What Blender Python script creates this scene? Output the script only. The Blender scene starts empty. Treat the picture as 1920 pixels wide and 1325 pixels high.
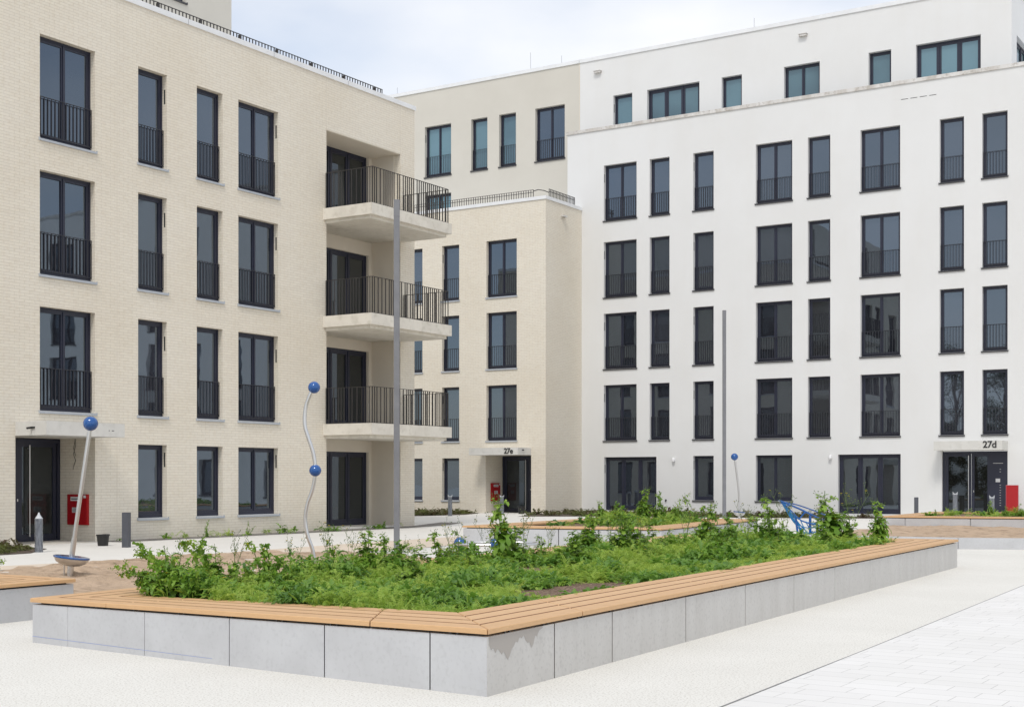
import bpy, bmesh, math, random
import numpy as np
from mathutils import Vector, Matrix, noise as mnoise
R = math.radians
random.seed(7); rng = np.random.default_rng(7)
S = bpy.context.scene
col = S.collection

# ------------------------------------------------------------------ camera
cam = bpy.data.cameras.new('camera'); camo = bpy.data.objects.new('camera', cam); col.objects.link(camo)
cam.sensor_width = 36.0; cam.lens = 36.0 * 2578.4 / 1920.0
cam.shift_y = (895.8 - 662.5) / 1920.0
cam.clip_end = 3000; cam.clip_start = 0.1
camo.location = (0, 0, 1.6)
camo.rotation_euler = (R(90), 0, 0.5634)
S.camera = camo

# ------------------------------------------------------------------ sky and sun
SUN_EL, SUN_AZ = R(52), math.atan2(0.30, -0.80)
w = bpy.data.worlds.new('World'); S.world = w; w.use_nodes = True
nt = w.node_tree; nt.nodes.clear()
def N(nt, t, **k):
    n = nt.nodes.new(t)
    for a, b in k.items(): setattr(n, a, b)
    return n
def L(nt, a, b): nt.links.new(a, b)
out = N(nt, 'ShaderNodeOutputWorld'); bg = N(nt, 'ShaderNodeBackground'); bg.inputs[1].default_value = 0.12
sky = N(nt, 'ShaderNodeTexSky', sky_type='NISHITA', sun_disc=False)
sky.sun_elevation = SUN_EL; sky.sun_rotation = SUN_AZ
tc = N(nt, 'ShaderNodeTexCoord'); mp = N(nt, 'ShaderNodeMapping'); mp.inputs['Scale'].default_value = (1.0, 1.0, 2.2)
mp.inputs['Location'].default_value = (0.35, 0.1, 0.0)
nz = N(nt, 'ShaderNodeTexNoise'); nz.inputs['Scale'].default_value = 2.6; nz.inputs['Detail'].default_value = 6; nz.inputs['Roughness'].default_value = 0.48
rp = N(nt, 'ShaderNodeValToRGB'); rp.color_ramp.elements[0].position = 0.36; rp.color_ramp.elements[0].color = (0.42,)*3 + (1,)
rp.color_ramp.elements[1].position = 0.66; rp.color_ramp.elements[1].color = (1, 1, 1, 1)
mx = N(nt, 'ShaderNodeMix', data_type='RGBA'); mx.inputs[7].default_value = (6.3, 6.33, 6.45, 1)
L(nt, tc.outputs['Generated'], mp.inputs[0]); L(nt, mp.outputs[0], nz.inputs[0]); L(nt, nz.outputs[0], rp.inputs[0])
L(nt, rp.outputs[0], mx.inputs[0]); L(nt, sky.outputs[0], mx.inputs[6]); L(nt, mx.outputs[2], bg.inputs[0]); L(nt, bg.outputs[0], out.inputs[0])
sl = bpy.data.lights.new('sun', 'SUN'); sl.energy = 1.15; sl.angle = R(14); sl.color = (1, 0.96, 0.90)
so = bpy.data.objects.new('sun', sl); col.objects.link(so)
sd = Vector((math.sin(SUN_AZ) * math.cos(SUN_EL), math.cos(SUN_AZ) * math.cos(SUN_EL), math.sin(SUN_EL)))
so.rotation_euler = (-sd).to_track_quat('-Z', 'Y').to_euler(); so.location = (0, -30, 40)
S.view_settings.view_transform = 'Standard'; S.view_settings.look = 'None'; S.view_settings.exposure = 0.47; S.view_settings.gamma = 1
S.view_settings.use_curve_mapping = False

# ------------------------------------------------------------------ materials
def mat(name, base=(0.5,)*3, rough=0.6, metal=0.0, spec=0.5, ior=1.5):
    m = bpy.data.materials.new(name); m.use_nodes = True
    b = m.node_tree.nodes['Principled BSDF']
    b.inputs['Base Color'].default_value = (*base, 1); b.inputs['Roughness'].default_value = rough
    b.inputs['Metallic'].default_value = metal; b.inputs['IOR'].default_value = ior
    b.inputs['Specular IOR Level'].default_value = spec
    return m
def nodes(m): return m.node_tree, m.node_tree.nodes['Principled BSDF']
def pos(t): return N(t, 'ShaderNodeNewGeometry').outputs['Position']
def noise(t, scale, detail=4, vec=None, rough=0.5):
    n = N(t, 'ShaderNodeTexNoise'); n.inputs['Scale'].default_value = scale; n.inputs['Detail'].default_value = detail; n.inputs['Roughness'].default_value = rough
    L(t, vec if vec is not None else pos(t), n.inputs[0]); return n.outputs[0]
def ramp(t, fac, stops):
    r = N(t, 'ShaderNodeValToRGB'); e = r.color_ramp.elements
    while len(e) < len(stops): e.new(0.5)
    for q, (p, c) in zip(e, stops): q.position = p; q.color = (*c, 1) if len(c) == 3 else c
    L(t, fac, r.inputs[0]); return r.outputs[0]
def mixc(t, a, b, fac, mode='MIX'):
    n = N(t, 'ShaderNodeMix', data_type='RGBA', blend_type=mode)
    for s, v in ((6, a), (7, b)):
        if hasattr(v, 'is_output') or isinstance(v, bpy.types.NodeSocket): L(t, v, n.inputs[s])
        else: n.inputs[s].default_value = (*v, 1)
    if isinstance(fac, bpy.types.NodeSocket): L(t, fac, n.inputs[0])
    else: n.inputs[0].default_value = fac
    return n.outputs[2]
def bump(t, b, h, strength=0.3, dist=0.01):
    n = N(t, 'ShaderNodeBump'); n.inputs['Strength'].default_value = strength; n.inputs['Distance'].default_value = dist
    L(t, h, n.inputs['Height']); L(t, n.outputs[0], b.inputs['Normal'])
def mottled(name, c1, c2, scale, rough, bscale=None, bstr=0.2, bdist=0.004, c3=None, s3=60, f3=0.0, vec_scale=None):
    m = mat(name, c1, rough); t, b = nodes(m); v = pos(t)
    if vec_scale:
        mpn = N(t, 'ShaderNodeMapping'); mpn.inputs['Scale'].default_value = vec_scale; L(t, v, mpn.inputs[0]); v = mpn.outputs[0]
    c = mixc(t, c1, c2, ramp(t, noise(t, scale, 6, v, 0.6), [(0.35, (0, 0, 0)), (0.65, (1, 1, 1))]))
    if c3: c = mixc(t, c, c3, ramp(t, noise(t, s3, 3), [(0.52, (0, 0, 0)), (0.70, (f3,)*3)]))
    L(t, c, b.inputs['Base Color'])
    if bscale: bump(t, b, noise(t, bscale, 4), bstr, bdist)
    return m

def brick_mat(name, ca, cb, cm):
    m = mat(name, ca, 0.85); t, b = nodes(m)
    sx = N(t, 'ShaderNodeSeparateXYZ'); L(t, pos(t), sx.inputs[0])
    ad = N(t, 'ShaderNodeMath', operation='ADD'); L(t, sx.outputs[0], ad.inputs[0]); L(t, sx.outputs[1], ad.inputs[1])
    cb_ = N(t, 'ShaderNodeCombineXYZ'); L(t, ad.outputs[0], cb_.inputs[0]); L(t, sx.outputs[2], cb_.inputs[1])
    br = N(t, 'ShaderNodeTexBrick'); L(t, cb_.outputs[0], br.inputs[0])
    br.inputs['Color1'].default_value = (*ca, 1); br.inputs['Color2'].default_value = (*cb, 1); br.inputs['Mortar'].default_value = (*cm, 1)
    br.inputs['Scale'].default_value = 1; br.inputs['Mortar Size'].default_value = 0.005; br.inputs['Mortar Smooth'].default_value = 0.3
    br.inputs['Bias'].default_value = -0.1; br.inputs['Brick Width'].default_value = 0.29; br.inputs['Row Height'].default_value = 0.073
    br.offset = 0.5; br.squash = 1
    c = mixc(t, br.outputs[0], (0.96, 0.945, 0.92), ramp(t, noise(t, 0.45, 5), [(0.35, (0, 0, 0)), (0.7, (1, 1, 1))]), 'MULTIPLY')
    c = mixc(t, c, (0.95, 0.93, 0.90), ramp(t, noise(t, 9, 3), [(0.45, (0, 0, 0)), (0.75, (1, 1, 1))]), 'MULTIPLY')
    L(t, c, b.inputs['Base Color'])
    inv = N(t, 'ShaderNodeMath', operation='SUBTRACT'); inv.inputs[0].default_value = 1; L(t, br.outputs['Fac'], inv.inputs[1])
    nn = N(t, 'ShaderNodeMath', operation='MULTIPLY_ADD'); L(t, noise(t, 40, 3), nn.inputs[0]); nn.inputs[1].default_value = 0.35; L(t, inv.outputs[0], nn.inputs[2])
    bump(t, b, nn.outputs[0], 0.55, 0.006)
    return m
def glass_mat(name, base, ior, wob=0.0018):
    m = mat(name, base, 0.015, 0, 0.5, ior); t, b = nodes(m)
    bump(t, b, noise(t, 0.9, 2), wob, 1.0)
    b.inputs['Specular Tint'].default_value = (0.66, 0.82, 1.0, 1)
    c = mixc(t, base, tuple(x * 0.5 for x in base), ramp(t, noise(t, 0.35, 2), [(0.4, (0, 0, 0)), (0.6, (1, 1, 1))]))
    oi_ = N(t, 'ShaderNodeObjectInfo'); c = mixc(t, c, tuple(min(1, x * 2.0 + 0.004) for x in base), ramp(t, oi_.outputs['Random'], [(0.25, (0, 0, 0)), (1.0, (0.8,)*3)]))
    L(t, c, b.inputs['Base Color'])
    return m
def leaf_mat(name, ca, cb, cc):
    m = mat(name, ca, 0.5); t, b = nodes(m)
    a = N(t, 'ShaderNodeAttribute', attribute_name='tint')
    c = ramp(t, a.outputs['Fac'], [(0.0, cb), (0.5, ca), (1.0, cc)])
    c = mixc(t, c, (0.6, 0.75, 0.5), ramp(t, noise(t, 3, 3), [(0.4, (0, 0, 0)), (0.7, (0.5,)*3)]), 'MULTIPLY')
    L(t, c, b.inputs['Base Color'])
    tr = N(t, 'ShaderNodeBsdfTranslucent'); L(t, c, tr.inputs[0])
    ms = N(t, 'ShaderNodeMixShader'); ms.inputs[0].default_value = 0.45
    o = [n for n in t.nodes if n.type == 'OUTPUT_MATERIAL'][0]
    L(t, b.outputs[0], ms.inputs[1]); L(t, tr.outputs[0], ms.inputs[2]); L(t, ms.outputs[0], o.inputs[0])
    return m

M = {}
M['brick'] = brick_mat('cream_brick', (0.77, 0.72, 0.62), (0.735, 0.685, 0.59), (0.60, 0.55, 0.465))
M['plaster'] = mottled('cream_plaster', (0.67, 0.615, 0.525), (0.64, 0.585, 0.50), 1.5, 0.9, 60, 0.15)
M['beige'] = mottled('beige_render', (0.60, 0.575, 0.515), (0.575, 0.55, 0.49), 0.6, 0.9, 70, 0.2, 0.004)
M['white'] = mottled('white_render', (0.725, 0.728, 0.722), (0.70, 0.70, 0.69), 0.35, 0.9, 70, 0.2, 0.004)
t, b = nodes(M['white']); prev = b.inputs['Base Color'].links[0].from_socket
mpn = N(t, 'ShaderNodeMapping'); mpn.inputs['Scale'].default_value = (0.9, 0.9, 0.14); L(t, pos(t), mpn.inputs[0])
c = mixc(t, prev, (0.66, 0.645, 0.61), ramp(t, noise(t, 1.0, 6, mpn.outputs[0], 0.65), [(0.48, (0, 0, 0)), (0.80, (0.28,)*3)]))
L(t, c, b.inputs['Base Color'])
M['coping'] = mottled('white_metal', (0.78, 0.79, 0.80), (0.72, 0.73, 0.74), 2, 0.45)
M['stained'] = mottled('stained_coping', (0.70, 0.69, 0.67), (0.50, 0.47, 0.43), 2.3, 0.7, None, 0, 0, (0.38, 0.35, 0.31), 7, 0.7, (1, 1, 0.25))
M['concrete'] = mottled('pale_concrete', (0.70, 0.665, 0.59), (0.62, 0.585, 0.515), 1.8, 0.8, 30, 0.15, 0.004, (0.42, 0.39, 0.31), 5, 0.35)
M['canopy'] = mottled('canopy_concrete', (0.66, 0.65, 0.615), (0.60, 0.59, 0.555), 1.8, 0.8, 30, 0.15, 0.004, (0.45, 0.44, 0.40), 6, 0.3)
M['block'] = mottled('grey_concrete', (0.535, 0.54, 0.55), (0.485, 0.488, 0.497), 2.2, 0.7, 45, 0.12, 0.003, (0.34, 0.34, 0.34), 28, 0.22)
M['blockw'] = mottled('streaky_concrete', (0.575, 0.562, 0.54), (0.53, 0.515, 0.492), 2.5, 0.7, 45, 0.15, 0.003, (0.28, 0.27, 0.26), 30, 0.25, (2.0, 2.0, 0.5))
M['frame'] = mat('anthracite_frame', (0.019, 0.022, 0.042), 0.38)
M['rail'] = mat('anthracite_steel', (0.035, 0.036, 0.045), 0.45)
M['brown_rail'] = mat('bronze_steel', (0.034, 0.031, 0.030), 0.5)
M['sill_light'] = mottled('grey_metal_sill', (0.43, 0.46, 0.50), (0.38, 0.41, 0.45), 5, 0.4)
M['sill_dark'] = mat('dark_metal_sill', (0.045, 0.045, 0.05), 0.4)
M['glass'] = glass_mat('window_glass', (0.019, 0.020, 0.025), 2.35)
M['teal'] = glass_mat('sky_tinted_glass', (0.075, 0.135, 0.155), 1.95, 0.003)  # teal base paints in the sky mirrored in and seen through the upper panes
M['doorglass'] = glass_mat('door_glass', (0.022, 0.022, 0.020), 1.75)
M['dark'] = mat('dark_void', (0.01,)*3, 0.8)
M['steel'] = mat('brushed_steel', (0.64, 0.64, 0.64), 0.28, 1.0)
M['blue'] = mat('blue_gloss', (0.004, 0.08, 0.30), 0.12); nodes(M['blue'])[1].inputs['Coat Weight'].default_value = 0.6
M['cyan'] = mat('blue_rope', (0.015, 0.22, 0.50), 0.6)
M['grey_paint'] = mottled('grey_paint', (0.20, 0.205, 0.22), (0.17, 0.175, 0.19), 4, 0.5)
M['red'] = mat('red_paint', (0.36, 0.004, 0.008), 0.35)
M['redside'] = mat('pale_red_housing', (0.50, 0.22, 0.25), 0.3)  # housing colour, paler than the cabinet door
M['label'] = mat('white_label', (0.62, 0.62, 0.62), 0.6)
M['ink'] = mat('black_ink', (0.02,)*3, 0.6)
M['post'] = mottled('bollard_grey', (0.085, 0.09, 0.105), (0.07, 0.075, 0.09), 6, 0.5)
M['wrap'] = mottled('plastic_wrap', (0.11, 0.12, 0.14), (0.22, 0.235, 0.26), 9, 0.18, 14, 0.9, 0.03, None, 60, 0, (3, 3, 0.5))
M['wrap_tip'] = mottled('bunched_plastic', (0.62, 0.64, 0.66), (0.50, 0.52, 0.55), 12, 0.25, 20, 0.8, 0.02)
M['black'] = mat('black_plastic', (0.015,)*3, 0.5)
M['yellow'] = mat('yellow_petals', (0.75, 0.55, 0.02), 0.6)
M['fixture'] = mat('white_fixture', (0.8, 0.8, 0.8), 0.4)
M['stem'] = mat('weed_stem', (0.10, 0.15, 0.04), 0.6)
M['brownstem'] = mat('dry_stem', (0.10, 0.075, 0.04), 0.7)
M['leaf'] = leaf_mat('weed_leaves', (0.24, 0.415, 0.055), (0.09, 0.21, 0.05), (0.48, 0.61, 0.11))
M['borderleaf'] = leaf_mat('border_leaves', (0.13, 0.13, 0.05), (0.12, 0.075, 0.05), (0.18, 0.21, 0.06))
M['treeleaf'] = leaf_mat('tree_leaves', (0.045, 0.10, 0.02), (0.025, 0.06, 0.02), (0.08, 0.14, 0.03))
M['bark'] = mottled('bark', (0.12, 0.09, 0.07), (0.07, 0.055, 0.045), 8, 0.9, 20, 0.6, 0.02)
M['soil'] = mottled('bark_mulch_soil', (0.20, 0.125, 0.08), (0.075, 0.045, 0.03), 20, 0.95, 24, 1.0, 0.04, (0.42, 0.31, 0.22), 34, 1.0)
M['gravel'] = mottled('gravel', (0.24, 0.22, 0.20), (0.12, 0.11, 0.10), 22, 0.9, 30, 1.0, 0.03, (0.45, 0.42, 0.38), 34, 0.9)
M['bed'] = mottled('planting_soil', (0.12, 0.09, 0.065), (0.07, 0.05, 0.04), 9, 0.95, 18, 0.9, 0.03)
M['ground'] = mottled('washed_aggregate', (0.755, 0.74, 0.69), (0.71, 0.695, 0.645), 0.6, 0.9, 100, 0.6, 0.005, (0.40, 0.375, 0.32), 60, 0.9)
M['path'] = mottled('smooth_pale_concrete', (0.735, 0.715, 0.67), (0.70, 0.68, 0.635), 0.8, 0.85, 60, 0.1, 0.002)
M['play'] = mottled('pink_beige_gravel', (0.68, 0.58, 0.47), (0.64, 0.545, 0.44), 1.2, 0.9, 90, 0.3, 0.004)
M['sand'] = mottled('sand', (0.52, 0.385, 0.27), (0.43, 0.315, 0.215), 1.6, 0.95, 14, 1.0, 0.05, (0.22, 0.15, 0.10), 3.2, 0.6)
# wood
m = mat('oiled_larch', (0.55, 0.31, 0.15), 0.55); t, b = nodes(m)
oi = N(t, 'ShaderNodeNewGeometry'); tcn = N(t, 'ShaderNodeTexCoord'); mpn = N(t, 'ShaderNodeMapping')
mpn.inputs['Scale'].default_value = (1, 1, 6); L(t, tcn.outputs['Object'], mpn.inputs[0])
c = mixc(t, (0.62, 0.375, 0.18), (0.52, 0.30, 0.14), ramp(t, noise(t, 7, 5, mpn.outputs[0], 0.7), [(0.3, (0, 0, 0)), (0.7, (1, 1, 1))]))
c = mixc(t, c, (0.70, 0.46, 0.25), ramp(t, N(t, 'ShaderNodeNewGeometry').outputs['Random Per Island'], [(0.0, (0, 0, 0)), (1.0, (0.6,)*3)]))
L(t, c, b.inputs['Base Color']); bump(t, b, noise(t, 40, 3), 0.1, 0.003); M['wood'] = m
M['gapshade'] = mat('shaded_gap_edge', (0.24, 0.115, 0.055), 0.7)  # darker brown paints the shade in the slat gaps onto the slat sides
# pavers
m = mat('light_grey_pavers', (0.7,)*3, 0.85); t, b = nodes(m)
br = N(t, 'ShaderNodeTexBrick'); L(t, pos(t), br.inputs[0]); br.inputs['Scale'].default_value = 1
br.inputs['Color1'].default_value = (0.765, 0.755, 0.735, 1); br.inputs['Color2'].default_value = (0.73, 0.72, 0.70, 1); br.inputs['Mortar'].default_value = (0.50, 0.49, 0.47, 1)
br.inputs['Mortar Size'].default_value = 0.004; br.inputs['Mortar Smooth'].default_value = 0.2; br.inputs['Brick Width'].default_value = 0.5; br.inputs['Row Height'].default_value = 0.25; br.offset = 0.37; br.offset_frequency = 3; br.squash = 0.75; br.squash_frequency = 2
c = mixc(t, br.outputs[0], (0.95, 0.95, 0.94), ramp(t, noise(t, 0.8, 5), [(0.4, (0, 0, 0)), (0.7, (1, 1, 1))]), 'MULTIPLY')
L(t, c, b.inputs['Base Color']); bump(t, b, noise(t, 90, 3), 0.2, 0.003); M['paver'] = m
for k_ in ('sand',):
    t, b = nodes(M[k_])

# ------------------------------------------------------------------ helpers
class MB:
    def __init__(s): s.v = []; s.f = []
    def face(s, pts):
        n = len(s.v); s.v += [tuple(p) for p in pts]; s.f.append(tuple(range(n, n + len(pts))))
    def box(s, x0, x1, y0, y1, z0, z1):
        n = len(s.v)
        s.v += [(x0, y0, z0), (x1, y0, z0), (x1, y1, z0), (x0, y1, z0), (x0, y0, z1), (x1, y0, z1), (x1, y1, z1), (x0, y1, z1)]
        for q in ((0, 3, 2, 1), (4, 5, 6, 7), (0, 1, 5, 4), (1, 2, 6, 5), (2, 3, 7, 6), (3, 0, 4, 7)): s.f.append(tuple(n + i for i in q))
    def prism(s, poly, z0, z1):
        n = len(s.v); k = len(poly)
        s.v += [(p[0], p[1], z0) for p in poly] + [(p[0], p[1], z1) for p in poly]
        s.f.append(tuple(n + i for i in reversed(range(k)))); s.f.append(tuple(n + k + i for i in range(k)))
        for i in range(k): j = (i + 1) % k; s.f.append((n + i, n + j, n + k + j, n + k + i))
    def tube(s, pts, r, seg=10, cap=True):
        pts = [Vector(p) for p in pts]; rs = r if isinstance(r, (list, tuple)) else [r] * len(pts)
        n0 = len(s.v); up = None
        for i, p in enumerate(pts):
            d = (pts[min(i + 1, len(pts) - 1)] - pts[max(i - 1, 0)]).normalized()
            if up is None: up = Vector((0, 0, 1)) if abs(d.z) < 0.9 else Vector((1, 0, 0))
            a = d.cross(up).normalized(); up = a.cross(d).normalized()
            for k in range(seg):
                th = 2 * math.pi * k / seg; s.v.append(tuple(p + (a * math.cos(th) + up * math.sin(th)) * rs[i]))
        for i in range(len(pts) - 1):
            for k in range(seg):
                a = n0 + i * seg + k; b_ = n0 + i * seg + (k + 1) % seg; s.f.append((a, b_, b_ + seg, a + seg))
        if cap:
            s.f.append(tuple(n0 + k for k in reversed(range(seg)))); e = n0 + (len(pts) - 1) * seg; s.f.append(tuple(e + k for k in range(seg)))
    def lathe(s, prof, c=(0, 0, 0), seg=28, axis=None):
        n0 = len(s.v); q = Vector(axis).to_track_quat('Z', 'X') if axis is not None else None
        for r, z in prof:
            for k in range(seg):
                th = 2 * math.pi * k / seg; p = Vector((r * math.cos(th), r * math.sin(th), z))
                if q: p = q @ p
                s.v.append(tuple(p + Vector(c)))
        for i in range(len(prof) - 1):
            for k in range(seg):
                a = n0 + i * seg + k; b_ = n0 + i * seg + (k + 1) % seg; s.f.append((a, b_, b_ + seg, a + seg))
    def ball(s, c, r, seg=28, rings=16):
        s.lathe([(max(1e-4, r * math.sin(math.pi * i / rings)), -r * math.cos(math.pi * i / rings)) for i in range(rings + 1)], c, seg)
    def mesh(s, name, m, smooth=False):
        me = bpy.data.meshes.new(name); me.from_pydata(s.v, [], s.f)
        me.materials.append(m)
        if smooth:
            me.polygons.foreach_set('use_smooth', [True] * len(me.polygons))
            me.set_sharp_from_angle(angle=R(40))
        me.update(); return me
    def build(s, name, m, parent=None, smooth=False, loc=None):
        return link(name, s.mesh(name, m, smooth), parent, loc)
def link(name, me, parent=None, loc=None, rot=None):
    o = bpy.data.objects.new(name, me); col.objects.link(o)
    if parent: o.parent = parent
    if loc: o.location = loc
    if rot is not None: o.rotation_euler = (0, 0, rot)
    return o
def tag(o, label=None, cat=None, group=None, kind=None):
    for k, v in (('label', label), ('category', cat), ('group', group), ('kind', kind)):
        if v: o[k] = v
    return o
def empty(name, loc=(0, 0, 0), rz=0): 
    o = bpy.data.objects.new(name, None); col.objects.link(o); o.location = loc; o.rotation_euler = (0, 0, rz); o.empty_display_size = 0.2; return o
def copy_tree(o, parent=None, loc=None):
    c_ = o.copy(); col.objects.link(c_); c_.parent = parent
    if loc: c_.location = loc
    for ch in list(o.children): copy_tree(ch, c_)
    return c_

def wall(mb, axis, cst, inward, u0, u1, z0, z1, ops, depth=0.24):
    """wall sheet with rectangular openings and their reveals; ops: (ua,ub,za,zb[,depth])"""
    def P(u, z, d=0.0):
        return (cst + inward * d, u, z) if axis == 'X' else (u, cst + inward * d, z)
    us = sorted({u0, u1} | {o[0] for o in ops} | {o[1] for o in ops}); zs = sorted({z0, z1} | {o[2] for o in ops} | {o[3] for o in ops})
    us = [u for u in us if u0 <= u <= u1]; zs = [z for z in zs if z0 <= z <= z1]
    for i in range(len(us) - 1):
        for j in range(len(zs) - 1):
            cu, cz = (us[i] + us[i + 1]) / 2, (zs[j] + zs[j + 1]) / 2
            if any(o[0] < cu < o[1] and o[2] < cz < o[3] for o in ops): continue
            mb.face([P(us[i], zs[j]), P(us[i + 1], zs[j]), P(us[i + 1], zs[j + 1]), P(us[i], zs[j + 1])])
    for o in ops:
        a, b_, c_, d_ = o[:4]; dp = o[4] if len(o) > 4 else depth
        mb.face([P(a, c_), P(a, d_), P(a, d_, dp), P(a, c_, dp)]); mb.face([P(b_, c_), P(b_, d_), P(b_, d_, dp), P(b_, c_, dp)])
        mb.face([P(a, d_), P(b_, d_), P(b_, d_, dp), P(a, d_, dp)]); mb.face([P(a, c_), P(b_, c_), P(b_, c_, dp), P(a, c_, dp)])

# window: local x along the facade, y inward, z up
_wc = {}
def win_meshes(wd, h, n, rail, sillkind, fd, glass, slot, sill=True):
    key = (round(wd, 3), round(h, 3), n, rail, sillkind, fd, glass, slot, sill)
    if key in _wc: return _wc[key]
    fr = MB(); gl = MB(); y0 = fd
    f = 0.06; b0 = 0.11
    fr.box(0, f, y0, y0 + 0.09, 0, h); fr.box(wd - f, wd, y0, y0 + 0.09, 0, h)
    fr.box(f, wd - f, y0, y0 + 0.09, h - f, h); fr.box(f, wd - f, y0, y0 + 0.09, 0, b0)
    pw = (wd - 2 * f) / n; s_ = 0.10 if (n == 3 and not sill) else 0.062
    for i in range(n):
        a = f + i * pw; b_ = a + pw
        if i: fr.box(a - 0.018, a + 0.018, y0 - 0.006, y0 + 0.085, b0, h - f)
        fr.box(a + 0.004, a + s_, y0 + 0.016, y0 + 0.08, b0, h - f); fr.box(b_ - s_, b_ - 0.004, y0 + 0.016, y0 + 0.08, b0, h - f)
        fr.box(a + s_, b_ - s_, y0 + 0.016, y0 + 0.08, h - f - s_, h - f); fr.box(a + s_, b_ - s_, y0 + 0.016, y0 + 0.08, b0, b0 + s_)
        tilt = random.uniform(-0.004, 0.004)
        gl.face([(a + s_, y0 + 0.045 - tilt, b0 + s_), (b_ - s_, y0 + 0.045 + tilt, b0 + s_), (b_ - s_, y0 + 0.045 + tilt, h - f - s_), (a + s_, y0 + 0.045 - tilt, h - f - s_)])
    res = {'window': fr.mesh('window', M['frame']), 'pane': gl.mesh('pane', M[glass])}
    if rail:
        r = MB(); z1 = 1.06; ry = y0 - 0.055
        r.box(0.01, wd - 0.01, ry, ry + 0.035, z1 - 0.012, z1); r.box(0.01, wd - 0.01, ry, ry + 0.03, 0.11, 0.125)
        k = max(2, int(round(wd / 0.115)))
        for i in range(k + 1):
            x = 0.012 + (wd - 0.024) * i / k; r.box(x - 0.007, x + 0.007, ry + 0.004, ry + 0.026, 0.10, z1 - 0.012)
        for x in (0.0, wd - 0.03): r.box(x, x + 0.03, ry + 0.035, y0 + 0.001, 0.13, 0.15); r.box(x, x + 0.03, ry + 0.035, y0 + 0.001, 0.95, 0.97)
        res['railing'] = r.mesh('railing', M['rail'])
    if sill:
        s2 = MB(); s2.box(-0.035, wd + 0.035, -0.05, 0.003, -0.055, -0.008)
        s2.box(0.003, wd - 0.003, 0.003, y0 + 0.01, -0.012, 0.012)
        s2.box(-0.035, -0.028, -0.05, 0.0, -0.008, 0.02); s2.box(wd + 0.028, wd + 0.035, -0.05, 0.0, -0.008, 0.02)
        res['sill'] = s2.mesh('sill', M['sill_light' if sillkind == 'l' else 'sill_dark'])
    if slot:
        v = MB(); x = 0.003 if slot == 'l' else wd - 0.003
        v.box(x - 0.002, x + 0.002, 0.06, 0.105, h * 0.70, h * 0.70 + 0.38)
        res['vent_slot'] = v.mesh('vent_slot', M['ink'])
    _wc[key] = res; return res
def window(parent, axis, cst, u0, u1, z0, z1, n=1, rail=True, sill='l', fd=0.16, glass='glass', slot=None, has_sill=True, name='window', label=None):
    ms = win_meshes(round(u1 - u0, 3), round(z1 - z0, 3), n, rail, sill, fd, glass, slot, has_sill)
    if axis == 'X': o = link(name, ms['window'], parent, (cst, u0, z0), R(90))
    else: o = link(name, ms['window'], parent, (u0, cst, z0), 0)
    for k, me in ms.items():
        if k != 'window':
            ch = link(k, me, o)
            if k == 'pane': ch.rotation_euler = (random.uniform(-0.003, 0.003), 0, random.uniform(-0.004, 0.004))
    if label: o['label'] = label
    return o

_tx = {}
def text_mesh(body, size, ext=0.012, off=0.006):
    cu = bpy.data.curves.new('t', 'FONT'); cu.body = body; cu.size = size; cu.extrude = ext; cu.offset = off; cu.space_character = 0.92
    o = bpy.data.objects.new('t', cu); col.objects.link(o); bpy.context.view_layer.update()
    me = bpy.data.meshes.new_from_object(o.evaluated_get(bpy.context.evaluated_depsgraph_get()))
    bpy.data.objects.remove(o); bpy.data.curves.remove(cu)
    me.materials.clear(); me.materials.append(M['ink']); return me

def bars_along(mb, p0, p1, z0, z1, step, bw=0.014, bd=0.035, jitter=False, rail_h=0.014, seed=1):
    """flat bar railing between two ground points"""
    p0 = Vector((*p0, 0)); p1 = Vector((*p1, 0)); d = (p1 - p0); ln = d.length; d.normalize(); nrm = Vector((-d.y, d.x, 0))
    def obox(a, b_, z_0, z_1, hw):
        q = [p0 + d * a - nrm * hw, p0 + d * b_ - nrm * hw, p0 + d * b_ + nrm * hw, p0 + d * a + nrm * hw]; mb.prism([(v.x, v.y) for v in q], z_0, z_1)
    obox(0, ln, z1 - rail_h, z1, bd / 2 + 0.003); obox(0, ln, z0, z0 + rail_h, bd / 2 + 0.002)
    rr = random.Random(seed); x = 0.006
    while x < ln:
        obox(x - bw / 2, x + bw / 2, z0 + rail_h, z1 - rail_h, bd / 2); x += step * (rr.choice((0.72, 0.8, 1.3)) if jitter else 1)
    obox(ln - bw, ln, z0 + rail_h, z1 - rail_h, bd / 2 - 0.001)

# ================================================================== ground
def sheet(name, poly, z, m, kind='structure'):
    mb = MB(); mb.face([(x, y, z) for x, y in poly]); return tag(mb.build(name, m), kind=kind)
sheet('ground', [(-300, -300), (300, -300), (300, 300), (-300, 300)], 0.0, M['ground'])
sheet('path', [(-27.2, 8), (-21.3, 8), (-21.3, 15), (-20.7, 19), (-21.2, 26), (-21.3, 36), (-17, 40.6), (-12.4, 43), (-12.4, 49.5), (-17.5, 53.8), (-28, 49.9), (-31.3, 54.3), (-34.64, 54.1), (-34.7, 46), (-31, 40), (-27.2, 39)], 0.004, M['path'])
sheet('play_surface', [(-21.3, 8), (-20.0, 8), (-20.2, 15.4), (-20.5, 18.6), (-20.5, 22.2), (-18.7, 22.8), (-18.5, 25), (-18.8, 28), (-19.4, 33), (-21.3, 33), (-21.2, 26), (-20.7, 19), (-21.3, 15)], 0.008, M['play'])
sheet('paving', [(-3.85, 8.0), (-3.88, 8.92), (-4.07, 12.91), (-4.5, 21.41), (-4.9, 29), (8, 31), (40, 31), (40, -20), (-3.2, -20)], 0.004, M['paver'])
e = MB(); e.prism([(-3.862, 8.0), (-3.855, 8.0), (-4.066, 12.91), (-4.494, 21.41), (-4.889, 29), (-4.9, 29), (-4.503, 21.41), (-4.073, 12.91)], -0.02, 0.007)
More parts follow.
